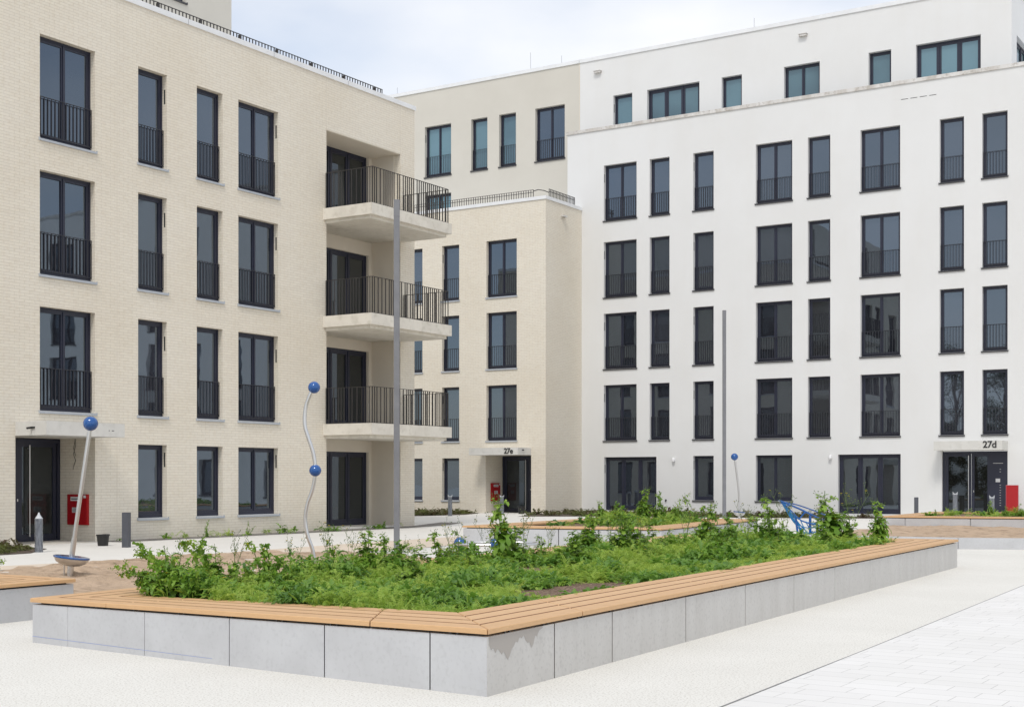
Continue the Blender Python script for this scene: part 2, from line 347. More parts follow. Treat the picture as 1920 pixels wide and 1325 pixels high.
tag(e.build('edge_strip', mat('weathered_steel_edge', (0.26,)*3, 0.6)), kind='structure')
sheet('gravel_strip', [(-27.22, 23.75), (-26.5, 23.75), (-26.35, 30), (-26.4, 36), (-26.9, 38.6), (-27.7, 40.5), (-28.6, 40.5), (-27.3, 37.1)], 0.012, M['gravel'])
sheet('planting_bed', [(-27.2, 10), (-23.3, 10), (-24.2, 19.2), (-25.4, 20.6), (-27.2, 21.0)], 0.012, M['bed'])
sheet('planting_bed', [(-42, 52.5), (-34.9, 52.5), (-34.2, 51), (-33.6, 49.3), (-34.2, 46.3), (-42, 46.3)], 0.012, M['bed'])
sheet('planting_bed', [(-31.9, 52.5), (-31.0, 50.5), (-30.3, 48.4), (-28, 49.8), (-20, 52.2), (-16.9, 53.4), (-16.9, 55.8), (-31.4, 55.8), (-31.4, 52.6)], 0.012, M['bed'])

def sand_area(name, poly, z, amp, seed):
    xs = [p[0] for p in poly]; ys = [p[1] for p in poly]; bm = bmesh.new()
    st = 0.11; nx = int((max(xs) - min(xs)) / st) + 2; ny = int((max(ys) - min(ys)) / st) + 2
    def inside(x, y):
        c_ = False; j = len(poly) - 1
        for i in range(len(poly)):
            if (poly[i][1] > y) != (poly[j][1] > y) and x < (poly[j][0] - poly[i][0]) * (y - poly[i][1]) / (poly[j][1] - poly[i][1]) + poly[i][0]: c_ = not c_
            j = i
        return c_
    g = {}
    for i in range(nx):
        for j in range(ny):
            x = min(xs) + i * st; y = min(ys) + j * st
            h = mnoise.fractal(Vector((x * 1.3, y * 1.3, seed)), 0.8, 2.1, 5) * amp + mnoise.noise(Vector((x * 4.3, y * 4.3, seed))) * amp * 0.55
            g[i, j] = (x, y, z + h)
    mb = MB(); idx = {}
    for k, p in g.items(): idx[k] = len(mb.v); mb.v.append(p)
    for i in range(nx - 1):
        for j in range(ny - 1):
            if inside(g[i, j][0] + st / 2, g[i, j][1] + st / 2): mb.f.append((idx[i, j], idx[i + 1, j], idx[i + 1, j + 1], idx[i, j + 1]))
    bm.free()
    me = mb.mesh(name, M['sand'], False); me.polygons.foreach_set('use_smooth', [True] * len(me.polygons))
    return tag(link(name, me), kind='structure')
sand_area('sand', [(-20.1, 9.5), (-13.2, 10.2), (-12.6, 10.6), (-11.25, 9.6), (-11.5, 20.6), (-14, 21.6), (-16.3, 22.25), (-18.5, 22.6), (-20.3, 21.9), (-20.4, 18.5), (-20.0, 15.3)], 0.04, 0.075, 2.0)
sand_area('sand', [(-12.35, 31.7), (-10.5, 31.55), (-8.2, 31.75), (-6.7, 32.25), (-1.5, 33.2), (-1.5, 43.3), (-8.8, 42.0), (-12.6, 41.2), (-12.2, 38.5)], 0.17, 0.05, 8.0)

# ================================================================== brick building with the loggia (left)
B1 = empty('apartment_building', (-27.23, 29, 0))
tag(B1, 'cream brick apartment block with three stacked corner balconies and roof railing on the left', 'apartment building')
B1.matrix_world = Matrix.Translation((-27.23, 29, 0)); bpy.context.view_layer.update()
def put(o, root):   # parts modelled in world coordinates
    o.location = Vector(o.location) - root.location; return o
X1 = -27.23
cols1 = {'A': (21.87, 23.55), 'B': (24.96, 25.96), 'C': (27.05, 28.04), 'D': (28.66, 30.32)}
rows1 = [(9.76, 12.27), (6.49, 9.01), (3.21, 5.73)]
ops = []
W1 = []
for k, (a, b_) in cols1.items():
    for z0, z1 in rows1: W1.append((a, b_, z0, z1, 2 if k in 'AD' else 1, True, 'r' if k in 'BD' else None))
    if k != 'A': W1.append((a, b_, 0.55, 2.47, 2 if k == 'D' else 1, False, 'r' if k in 'BD' else None))
for (a, b_) in ((16.6, 17.6), (18.6, 19.6)):
    for z0, z1 in rows1: W1.append((a, b_, z0, z1, 1, True, None))
ops = [q[:4] for q in W1] + [(21.17, 23.55, 0.0, 2.60, 1.32), (32.49, 36.24, 0.0, 12.23, 1.17)]
mb = MB(); wall(mb, 'X', X1, -1, 13.0, 37.02, -0.3, 13.86, ops, 0.26)
WE = [(a, b_, z0, z1, n) for a, b_, n in ((-31.0, -30.0, 1), (-34.0, -32.4, 2), (-37.4, -36.4, 1), (-40.6, -39.0, 2)) for z0, z1 in rows1 + [(0.55, 2.47)]]
wall(mb, 'Y', 37.02, -1, -44, X1, -0.3, 13.86, [q[:4] for q in WE], 0.26)
mb.face([(X1, 13, -0.3), (-44, 13, -0.3), (-44, 13, 13.86), (X1, 13, 13.86)])
mb.face([(-44, 13, -0.3), (-44, 37.02, -0.3), (-44, 37.02, 13.86), (-44, 13, 13.86)])
put(mb.build('wall', M['brick'], B1), B1)
mb = MB(); mb.box(-44, X1 - 0.02, 13.02, 37.0, 13.70, 13.80); put(mb.build('roof', M['coping'], B1), B1)
mb = MB(); mb.box(X1 - 0.42, X1 + 0.035, 12.97, 37.06, 13.83, 13.975); mb.box(-44, X1 - 0.42, 36.65, 37.06, 13.83, 13.975)
put(mb.build('coping', M['coping'], B1), B1)
for y in (16.5, 19.9, 23.3, 26.7, 30.1, 33.5): mb = MB(); mb.box(X1 + 0.0, X1 + 0.0365, y, y + 0.008, 13.829, 13.9765); put(mb.build('coping_joint', M['rail'], B1), B1)
for (a, b_, z0, z1, n, rl, sl_) in W1: put(window(B1, 'X', X1, a, b_, z0, z1, n, rl, 'l', 0.17, 'glass', sl_), B1)
for a, b_, z0, z1, n in WE:
    o = put(window(B1, 'Y', 37.02, a, b_, z0, z1, n, z0 > 1, 'l', 0.17), B1); o.rotation_euler = (0, 0, R(180)); o.location.x += b_ - a
# roof railing
mb = MB(); bars_along(mb, (X1 - 0.22, 14), (X1 - 0.22, 35.55), 13.35, 14.22, 0.13, 0.016, 0.03)
for y in np.arange(15, 35.5, 1.55): mb.box(X1 - 0.26, X1 - 0.18, y - 0.03, y + 0.03, 13.5, 14.19)
put(mb.build('roof_railing', M['brown_rail'], B1), B1)
# set back upper storey
mb = MB(); wall(mb, 'X', -30.2, -1, 14, 31.48, 13.8, 17.8, [(27.9, 29.55, 15.78, 17.4), (20, 21.6, 15.78, 17.4)], 0.2)
mb.face([(-30.2, 31.48, 13.8), (-43, 31.48, 13.8), (-43, 31.48, 17.8), (-30.2, 31.48, 17.8)]); mb.face([(-30.2, 14, 17.8), (-30.2, 31.48, 17.8), (-43, 31.48, 17.8), (-43, 14, 17.8)])
put(mb.build('upper_storey', M['beige'], B1), B1)
put(window(B1, 'X', -30.2, 27.9, 29.55, 15.78, 17.4, 2, False, 'd', 0.14, 'glass'), B1)
put(window(B1, 'X', -30.2, 20.0, 21.6, 15.78, 17.4, 2, False, 'd', 0.14, 'glass'), B1)
# loggia back walls: plaster bands and balcony doors
XB = X1 - 1.17
floors = [(0.06, 2.45), (3.26, 5.78), (6.54, 8.96), (9.82, 12.22)]
mb = MB(); wall(mb, 'X', XB, -1, 32.49, 36.24, 0, 12.24, [(33.26, 36.05, z0, z1) for z0, z1 in floors], 0.2)
mb.box(XB + 0.002, X1 - 0.262, 36.215, 36.238, 0.02, 12.228); mb.box(XB + 0.002, X1 - 0.262, 32.492, 32.51, 0.02, 12.228)
mb.box(XB + 0.002, X1 - 0.02, 32.51, 36.215, 12.21, 12.228)
put(mb.build('loggia_wall', M['plaster'], B1), B1)
for z0, z1 in floors: put(window(B1, 'X', XB, 33.26, 36.05, z0, z1, 3, False, 'l', 0.10, 'doorglass', None, False, 'balcony_door'), B1)
mb = MB(); mb.box(XB, X1 + 0.02, 32.50, 36.23, -0.05, 0.05); put(mb.build('terrace_slab', M['path'], B1), B1)
# balconies
for bi, zt in enumerate((3.24, 6.52, 9.80)):
    mb = MB(); xo = -25.37
    mb.box(X1 - 0.02, xo, 32.34, 36.52, zt - 0.34, zt)
    mb.box(XB + 0.01, X1 - 0.02, 32.512, 36.213, zt - 0.40, zt + 0.002)
    mb.box(X1 - 0.02, xo - 0.14, 32.44, 36.42, zt - 0.44, zt - 0.34)
    bo = put(mb.build('balcony', M['concrete'], B1), B1)
    r = MB(); x2 = xo - 0.06; ya, yb = 32.45, 36.40
    bars_along(r, (X1 + 0.02, ya), (x2, ya), zt + 0.012, zt + 1.10, 0.145, 0.014, 0.03, True, seed=3 + bi)
    bars_along(r, (x2, ya), (x2, yb), zt + 0.012, zt + 1.10, 0.14, 0.014, 0.03, True, seed=13 + bi)
    bars_along(r, (x2, yb), (X1 + 0.02, yb), zt + 0.012, zt + 1.10, 0.145, 0.014, 0.03, True, seed=23 + bi)
    ro = r.build('railing', M['brown_rail'], bo)
for y in (32.49, 36.24): mb = MB(); mb.box(X1, X1 + 0.003, y - 0.008, y + 0.008, 12.23, 13.83); put(mb.build('expansion_joint', M['plaster'], B1), B1)
mb = MB(); mb.box(X1, X1 + 0.003, 24.25, 24.262, 0.0, 13.83); put(mb.build('expansion_joint', M['plaster'], B1), B1)
# entrance canopy and recess
mb = MB(); mb.box(X1 + 0.001, X1 + 1.10, 21.17, 23.52, 2.60, 2.93)
cn = put(mb.build('canopy', M['canopy'], B1), B1)
mb = MB(); mb.box(X1 + 0.55, X1 + 0.70, 21.13, 21.17, 2.76, 2.80); mb.tube([(X1 + 0.60, 21.17, 2.78), (X1 + 0.60, 21.02, 2.76)], 0.025, 8); mb.build('spout', M['ink'], cn)
mb = MB()
for dy in (0.18, 0.22, 0.32): mb.tube([(X1 + 1.098, 23.35 - dy, 2.75), (X1 + 1.104, 23.35 - dy, 2.75)], 0.013, 8)
mb.build('drill_hole', M['ink'], cn)
def door(root, axis, cst, u0, u1, z1, leafs, handle_u, nm='door', panel=None):
    """cst = front plane of the door; local x along facade"""
    o = empty_part = None
    fr = MB(); W = u1 - u0; H_ = z1 - 0.02
    fr.box(0, 0.09, 0, 0.1, 0, H_); fr.box(W - 0.09, W, 0, 0.1, 0, H_); fr.box(0.09, W - 0.09, 0, 0.1, H_ - 0.09, H_); fr.box(0.09, W - 0.09, 0.0, 0.1, 0, 0.03)
    gl = MB()
    for a, b_ in leafs:
        if a > 0.5 and a < 1.1 and W < 2.4: fr.box(0.09, a, 0.02, 0.085, 0.03, H_ - 0.09)
        for q in ((a, a + 0.11, 0.03, H_ - 0.09), (b_ - 0.11, b_, 0.03, H_ - 0.09), (a + 0.11, b_ - 0.11, H_ - 0.2, H_ - 0.09), (a + 0.11, b_ - 0.11, 0.03, 0.17)):
            fr.box(q[0], q[1], 0.02, 0.085, q[2], q[3])
        gl.face([(a + 0.11, 0.05, 0.17), (b_ - 0.11, 0.05, 0.17), (b_ - 0.11, 0.05, H_ - 0.2), (a + 0.11, 0.05, H_ - 0.2)])
    if panel: fr.box(panel[0], panel[1], 0.01, 0.09, 0.03, H_ - 0.09)
    d = link(nm, fr.mesh(nm, M['frame']), root, (cst, u0, 0.02) if axis == 'X' else (u0, cst, 0.02), R(90) if axis == 'X' else 0)
    gl.build('pane', M['doorglass'], d)
    if handle_u is not None:
        hb = MB(); hb.tube([(handle_u, -0.06, 0.12), (handle_u, -0.06, H_ - 0.16)], 0.018, 10)
        for z in (0.2, H_ - 0.24): hb.tube([(handle_u, -0.06, z), (handle_u, 0.02, z)], 0.012, 8)
        hb.build('handle', M['steel'], d, True)
    return d
d1 = put(door(B1, 'X', X1 - 1.30, 21.20, 23.545, 2.58, [(1.08, 2.24)], 1.36), B1)
mb = MB(); mb.box(1.03, 1.06, -0.004, 0.004, 1.0, 1.06); mb.build('lock', M['steel'], d1)
mb = MB(); mb.face([(X1 - 1.33, 21.17, 2.595), (X1 + 0.0, 21.17, 2.595), (X1 + 0.0, 23.55, 2.595), (X1 - 1.33, 23.55, 2.595)]); mb.box(X1 - 1.33, X1 + 0.25, 21.18, 23.54, -0.02, 0.016)
put(mb.build('porch', M['concrete'], B1), B1)
mb = MB(); mb.tube([(-27.95, 23.53, 2.59), (-27.93, 23.52, 2.4), (-27.99, 23.51, 2.2), (-27.92, 23.52, 2.05), (-27.98, 23.52, 1.93), (-27.99, 23.50, 1.82)], 0.006, 6); mb.tube([(-27.94, 23.53, 2.59), (-27.97, 23.50, 2.35), (-27.91, 23.51, 2.16)], 0.006, 6)
put(mb.build('loose_wire', M['ink'], B1), B1)

# ================================================================== white building 27d
Y2 = 55.84
B2 = empty('apartment_building', (-22, Y2, 0)); tag(B2, 'white rendered apartment block with set back top storey and entrance canopy numbered 27d', 'apartment building')
cols2 = {'a': (-30.27, -28.58, 2), 'b': (-27.92, -26.93, 1), 'c': (-25.77, -24.79, 1), 'd': (-22.82, -21.17, 2), 'e': (-20.48, -19.50, 1), 'f': (-18.21, -16.56, 2), 'g': (-14.97, -14.01, 1), 'h': (-13.31, -12.34, 1)}
rows2 = [(13.42, 15.98), (9.89, 12.45), (6.60, 9.16), (3.31, 5.87)]
W2 = []
for k, (a, b_, n) in cols2.items():
    for z0, z1 in rows2: W2.append((a, b_, z0, z1, n, True, 'l' if k in 'ac' else None, True))
W2 += [(-25.77, -24.79, 0.61, 2.58, 1, False, 'l', True), (-22.82, -21.17, 0.61, 2.58, 2, False, None, True), (-30.25, -27.58, 0.12, 2.56, 3, False, 'l', False), (-19.17, -16.54, 0.12, 2.58, 3, False, None, False)]
for off in (20.5,):
    for k, (a, b_, n) in cols2.items():
        for z0, z1 in rows2: W2.append((a + off, b_ + off, z0, z1, n, True, None, True))
W2 += [(12.0, 13.6, z0, z1, 2, True, None, True) for z0, z1 in rows2] + [(15.0, 16.6, z0, z1, 2, True, None, True) for z0, z1 in rows2] + [(18.4, 19.4, z0, z1, 1, True, None, True) for z0, z1 in rows2]
W2 += [(a + 20.5, b_ + 20.5, 0.61, 2.58, n, False, None, True) for k, (a, b_, n) in cols2.items()]
ops = [q[:4] for q in W2] + [(-14.88, -12.34, 0.0, 2.67, 0.22)]
mb = MB(); wall(mb, 'Y', Y2, 1, -32.2, 22, -0.3, 17.62, ops, 0.28)
mb.face([(-32.2, Y2, -0.3), (-32.2, Y2 + 12, -0.3), (-32.2, Y2 + 12, 17.62), (-32.2, Y2, 17.62)]); mb.face([(22, Y2, -0.3), (22, Y2 + 12, -0.3), (22, Y2 + 12, 17.62), (22, Y2, 17.62)])
put(mb.build('wall', M['white'], B2), B2)
for (a, b_, z0, z1, n, rl, sl_, hs) in W2: put(window(B2, 'Y', Y2, a, b_, z0, z1, n, rl, 'd', 0.19, 'glass', sl_, hs, label=None), B2)
mb = MB(); mb.box(-32.26, 22, Y2 - 0.05, Y2 + 0.40, 17.62, 17.77); put(mb.build('coping', M['stained'], B2), B2)
mb = MB(); mb.box(-32.19, 22, Y2 + 0.02, Y2 + 12, 16.9, 17.0); mb.box(-32.0, -12.46, 57.05, 67, 21.2, 21.28); put(mb.build('roof', M['coping'], B2), B2)
T2 = [(-30.39, -29.40, 1), (-28.63, -26.0, 3), (-24.92, -23.95, 1), (-21.99, -20.37, 2), (-18.24, -17.28, 1), (-16.25, -13.64, 3)]
mb = MB(); wall(mb, 'Y', 57.0, 1, -32.2, -12.44, 16.9, 21.29, [(a, b_, 16.92, 19.49) for a, b_, n in T2], 0.28)
wall(mb, 'X', -12.44, -1, 57.0, 67, 16.9, 21.29, [(57.9, 60.5, 16.92, 19.49)], 0.28)
put(mb.build('upper_storey', M['white'], B2), B2)
for a, b_, n in T2: put(window(B2, 'Y', 57.0, a, b_, 16.92, 19.49, n, False, 'd', 0.19, 'teal', 'l' if a < -30 else None, False), B2)
put(window(B2, 'X', -12.44, 57.9, 60.5, 16.92, 19.49, 3, False, 'd', 0.19, 'teal', None, False), B2)
mb = MB(); mb.box(-32.19, -12.40, 56.95, 57.4, 21.29, 21.46); mb.box(-12.84, -12.39, 57.4, 67, 21.29, 21.46); put(mb.build('roof_coping', M['coping'], B2), B2)
mb = MB(); mb.box(-14.95, -12.33, Y2 - 0.94, Y2 - 0.002, 2.69, 3.05); cn = put(mb.build('canopy', M['canopy'], B2), B2)
link('house_number', text_mesh('27d', 0.37), cn, (-13.06, Y2 - 0.95, 2.78)).rotation_euler = (R(90), 0, 0)
for o_ in cn.children: o_.parent = cn
d2 = put(door(B2, 'Y', Y2 + 0.12, -14.87, -12.35, 2.66, [(0.10, 1.10), (1.12, 1.84)], 1.02, panel=(1.84, 2.43)), B2)
mb = MB()
mb.box(2.05, 2.22, -0.004, 0.012, 1.42, 1.56)
mb.build('intercom', M['label'], d2)
for z in (1.92, 1.82, 1.30, 1.2, 1.1, 1.0, 0.9, 0.8, 0.7, 0.6, 0.5): mb = MB(); mb.box(2.20, 2.25, -0.003, 0.012, z, z + 0.014); mb.build('name_plate', M['label'], d2)
mb = MB(); mb.box(1.95, 2.33, -0.002, 0.012, 2.155, 2.172); mb.build('door_lettering', M['label'], d2)
mb = MB(); mb.box(1.19, 1.215, -0.0, 0.03, 1.02, 1.09); mb.build('lock', M['steel'], d2)
def spout(root, axis, x, y, z, nm='roof_spout'):
    mb = MB()
    if axis == 'Y': mb.box(x - 0.17, x + 0.17, y - 0.16, y, z - 0.05, z + 0.035); mb.box(x - 0.19, x + 0.19, y - 0.19, y - 0.0, z + 0.035, z + 0.05)
    else: mb.box(x, x + 0.16, y - 0.17, y + 0.17, z - 0.04, z + 0.03)
    return put(mb.build(nm, M['stained'], root), root)
spout(B2, 'Y', -31.19, 57.0, 20.71); spout(B2, 'Y', -21.09, 57.0, 20.71)
for x in (-16.38, -16.0, -15.62, -15.24):
    mb = MB(); mb.box(x - 0.14, x + 0.14, Y2 - 0.006, Y2 + 0.004, 16.99, 17.01); put(mb.build('wall_slot', M['ink'], B2), B2)
for x, z in ((-26.7, 2.43), (-19.47, 2.49)):
    mb = MB(); mb.box(x - 0.05, x + 0.05, Y2 - 0.04, Y2, z - 0.06, z + 0.06); mb.lathe([(0.001, -0.1), (0.06, -0.1), (0.07, -0.03), (0.05, 0.07), (0.001, 0.09)], (x, Y2 - 0.10, z), 14)
    put(mb.build('wall_lamp', M['fixture'], B2), B2)
for x, z in ((-27.1, 0.62), (-19.9, 0.62)):
    mb = MB(); mb.tube([(x, Y2, z), (x, Y2 - 0.05, z)], 0.035, 10); mb.box(x - 0.03, x + 0.03, Y2 - 0.07, Y2 - 0.02, z - 0.07, z - 0.03); put(mb.build('outdoor_tap', M['rail'], B2), B2)

# ================================================================== beige rendered block behind
B4 = empty('apartment_building', (-38, 57, 0)); tag(B4, 'plain beige rendered apartment block rising behind the low brick house with four tall windows', 'apartment building')
T4 = [(-41.27, -39.64, 2), (-38.42, -37.45, 1), (-36.76, -35.78, 1), (-34.67, -33.02, 2)]
ops = [(a, b_, 16.91, 19.49) for a, b_, n in T4] + [(-41.27, -39.64, 13.6, 16.0), (-45.5, -43.9, 16.91, 19.49)]
mb = MB(); wall(mb, 'Y', 57.0, 1, -52, -32.2, 0, 21.29, ops, 0.28)
mb.face([(-32.2, 57.0, 17.0), (-32.2, 57.0, 17.0), (-32.2, 57.0, 17.0)][:3]) if False else None
mb.face([(-52, 57, 0), (-52, 67, 0), (-52, 67, 21.29), (-52, 57, 21.29)])
put(mb.build('wall', M['beige'], B4), B4)
for i, (a, b_, n) in enumerate(T4): put(window(B4, 'Y', 57.0, a, b_, 16.91, 19.49, n, True, 'd', 0.19, 'glass' if i == 3 else 'teal', 'l' if i == 0 else None), B4)
put(window(B4, 'Y', 57.0, -45.5, -43.9, 16.91, 19.49, 2, True, 'd', 0.19, 'teal'), B4)
put(window(B4, 'Y', 57.0, -41.27, -39.64, 13.6, 16.0, 2, False, 'd', 0.19, 'teal'), B4)
mb = MB(); mb.box(-52, -32.21, 56.95, 57.4, 21.29, 21.46); mb.box(-52, -32.21, 57.4, 67, 21.3, 21.34); put(mb.build('roof_coping', M['coping'], B4), B4)
mb = MB(); mb.box(-32.215, -32.185, 56.985, 57.0, 17.77, 21.29); put(mb.build('joint_profile', M['plaster'], B4), B4)
for x, h in ((-43.93, 22.2), (-35.67, 22.7), (-33.89, 22.25), (-23.86, 22.3)):
    rt = B4 if x < -32.2 else B2
    mb = MB(); mb.tube([(x, 58.2, 21.2), (x, 58.2, h)], 0.006, 6); put(mb.build('lightning_rod', M['rail'], rt), rt)

# ================================================================== low brick building 27e
Y3 = 52.58; XC = -31.44
B3 = empty('apartment_building', (-35, Y3, 0)); tag(B3, 'lower cream brick apartment block with entrance canopy numbered 27e and railed flat roof', 'apartment building')
rows3 = [(9.83, 12.42), (6.56, 9.14), (3.29, 5.82)]
W3 = []
for a, b_, n, s_ in ((-39.2, -38.21, 1, None), (-37.08, -36.11, 1, 'l'), (-34.60, -32.96, 2, None)):
    for z0, z1 in rows3: W3.append((a, b_, z0, z1, n, True, s_))
    if b_ < -36: W3.append((a, b_, 0.56, 2.52, n, False, s_))
ops = [q[:4] for q in W3] + [(-34.64, -32.2, 0.0, 2.63, 1.45)]
mb = MB(); wall(mb, 'Y', Y3, 1, -46, XC, -0.3, 14.02, ops, 0.26)
mb.face([(XC, Y3, -0.3), (XC, Y2 - 0.002, -0.3), (XC, Y2 - 0.002, 14.02), (XC, Y3, 14.02)])
mb.face([(-46, Y3, -0.3), (-46, 57, -0.3), (-46, 57, 14.02), (-46, Y3, 14.02)])
put(mb.build('wall', M['brick'], B3), B3)
for (a, b_, z0, z1, n, rl, sl_) in W3: put(window(B3, 'Y', Y3, a, b_, z0, z1, n, rl, 'l', 0.18, 'glass', sl_), B3)
mb = MB(); mb.box(-46, XC + 0.04, Y3 - 0.04, Y3 + 0.36, 14.02, 14.17); mb.box(XC - 0.36, XC + 0.04, Y3 + 0.36, Y2 - 0.01, 14.02, 14.17); put(mb.build('coping', M['coping'], B3), B3)
mb = MB(); mb.box(-46, XC - 0.36, Y3 + 0.36, Y2 - 0.02, 13.9, 13.98); mb.box(-46, -32.21, Y2 - 0.02, 56.98, 13.9, 13.98); put(mb.build('roof', M['coping'], B3), B3)
mb = MB(); bars_along(mb, (-45, Y3 + 0.28), (-32.25, Y3 + 0.28), 14.12, 14.57, 0.13, 0.016, 0.03)
bars_along(mb, (XC - 0.12, Y3 + 0.5), (XC - 0.12, Y2 - 0.45), 14.12, 14.57, 0.13, 0.016, 0.03)
mb.box(-45, -32.25, Y3 + 0.265, Y3 + 0.295, 14.44, 14.46)
mb.box(XC - 0.135, XC - 0.105, Y3 + 0.5, Y2 - 0.45, 14.44, 14.46)
mb.tube([(-32.25, Y3 + 0.28, 14.50), (-32.0, Y3 + 0.28, 14.54), (-31.7, Y3 + 0.3, 14.47), (XC - 0.12, Y3 + 0.5, 14.40)], 0.02, 6)
put(mb.build('roof_railing', M['brown_rail'], B3), B3)
mb = MB(); mb.box(-34.8, -32.2, Y3 - 1.13, Y3 - 0.002, 2.63, 2.95); cn = put(mb.build('canopy', M['canopy'], B3), B3)
link('house_number', text_mesh('27e', 0.34), cn, (-32.92, Y3 - 1.14, 2.69)).rotation_euler = (R(90), 0, 0)
mb = MB(); mb.tube([(-32.2, Y3 - 0.75, 2.85), (-32.12, Y3 - 0.75, 2.84)], 0.03, 8); mb.build('spout', M['ink'], cn)
for o_ in [c_ for c_ in cn.children if c_.name.startswith('house')]: pass
d3 = put(door(B3, 'Y', Y3 + 1.40, -34.62, -32.22, 2.6, [(0.10, 1.42), (1.44, 2.30)], 1.30), B3)
mb = MB(); mb.box(1.52, 1.545, 0.0, 0.03, 1.02, 1.09); mb.build('lock', M['steel'], d3)
spout(B3, 'X', XC, 54.08, 13.48)
mb = MB(); mb.face([(-34.64, Y3, 2.625), (-32.2, Y3, 2.625), (-32.2, Y3 + 1.45, 2.625), (-34.64, Y3 + 1.45, 2.625)]); put(mb.build('porch', M['concrete'], B3), B3)

# canopy children were placed in world coordinates under a moved canopy: make them relative
bpy.context.view_layer.update()

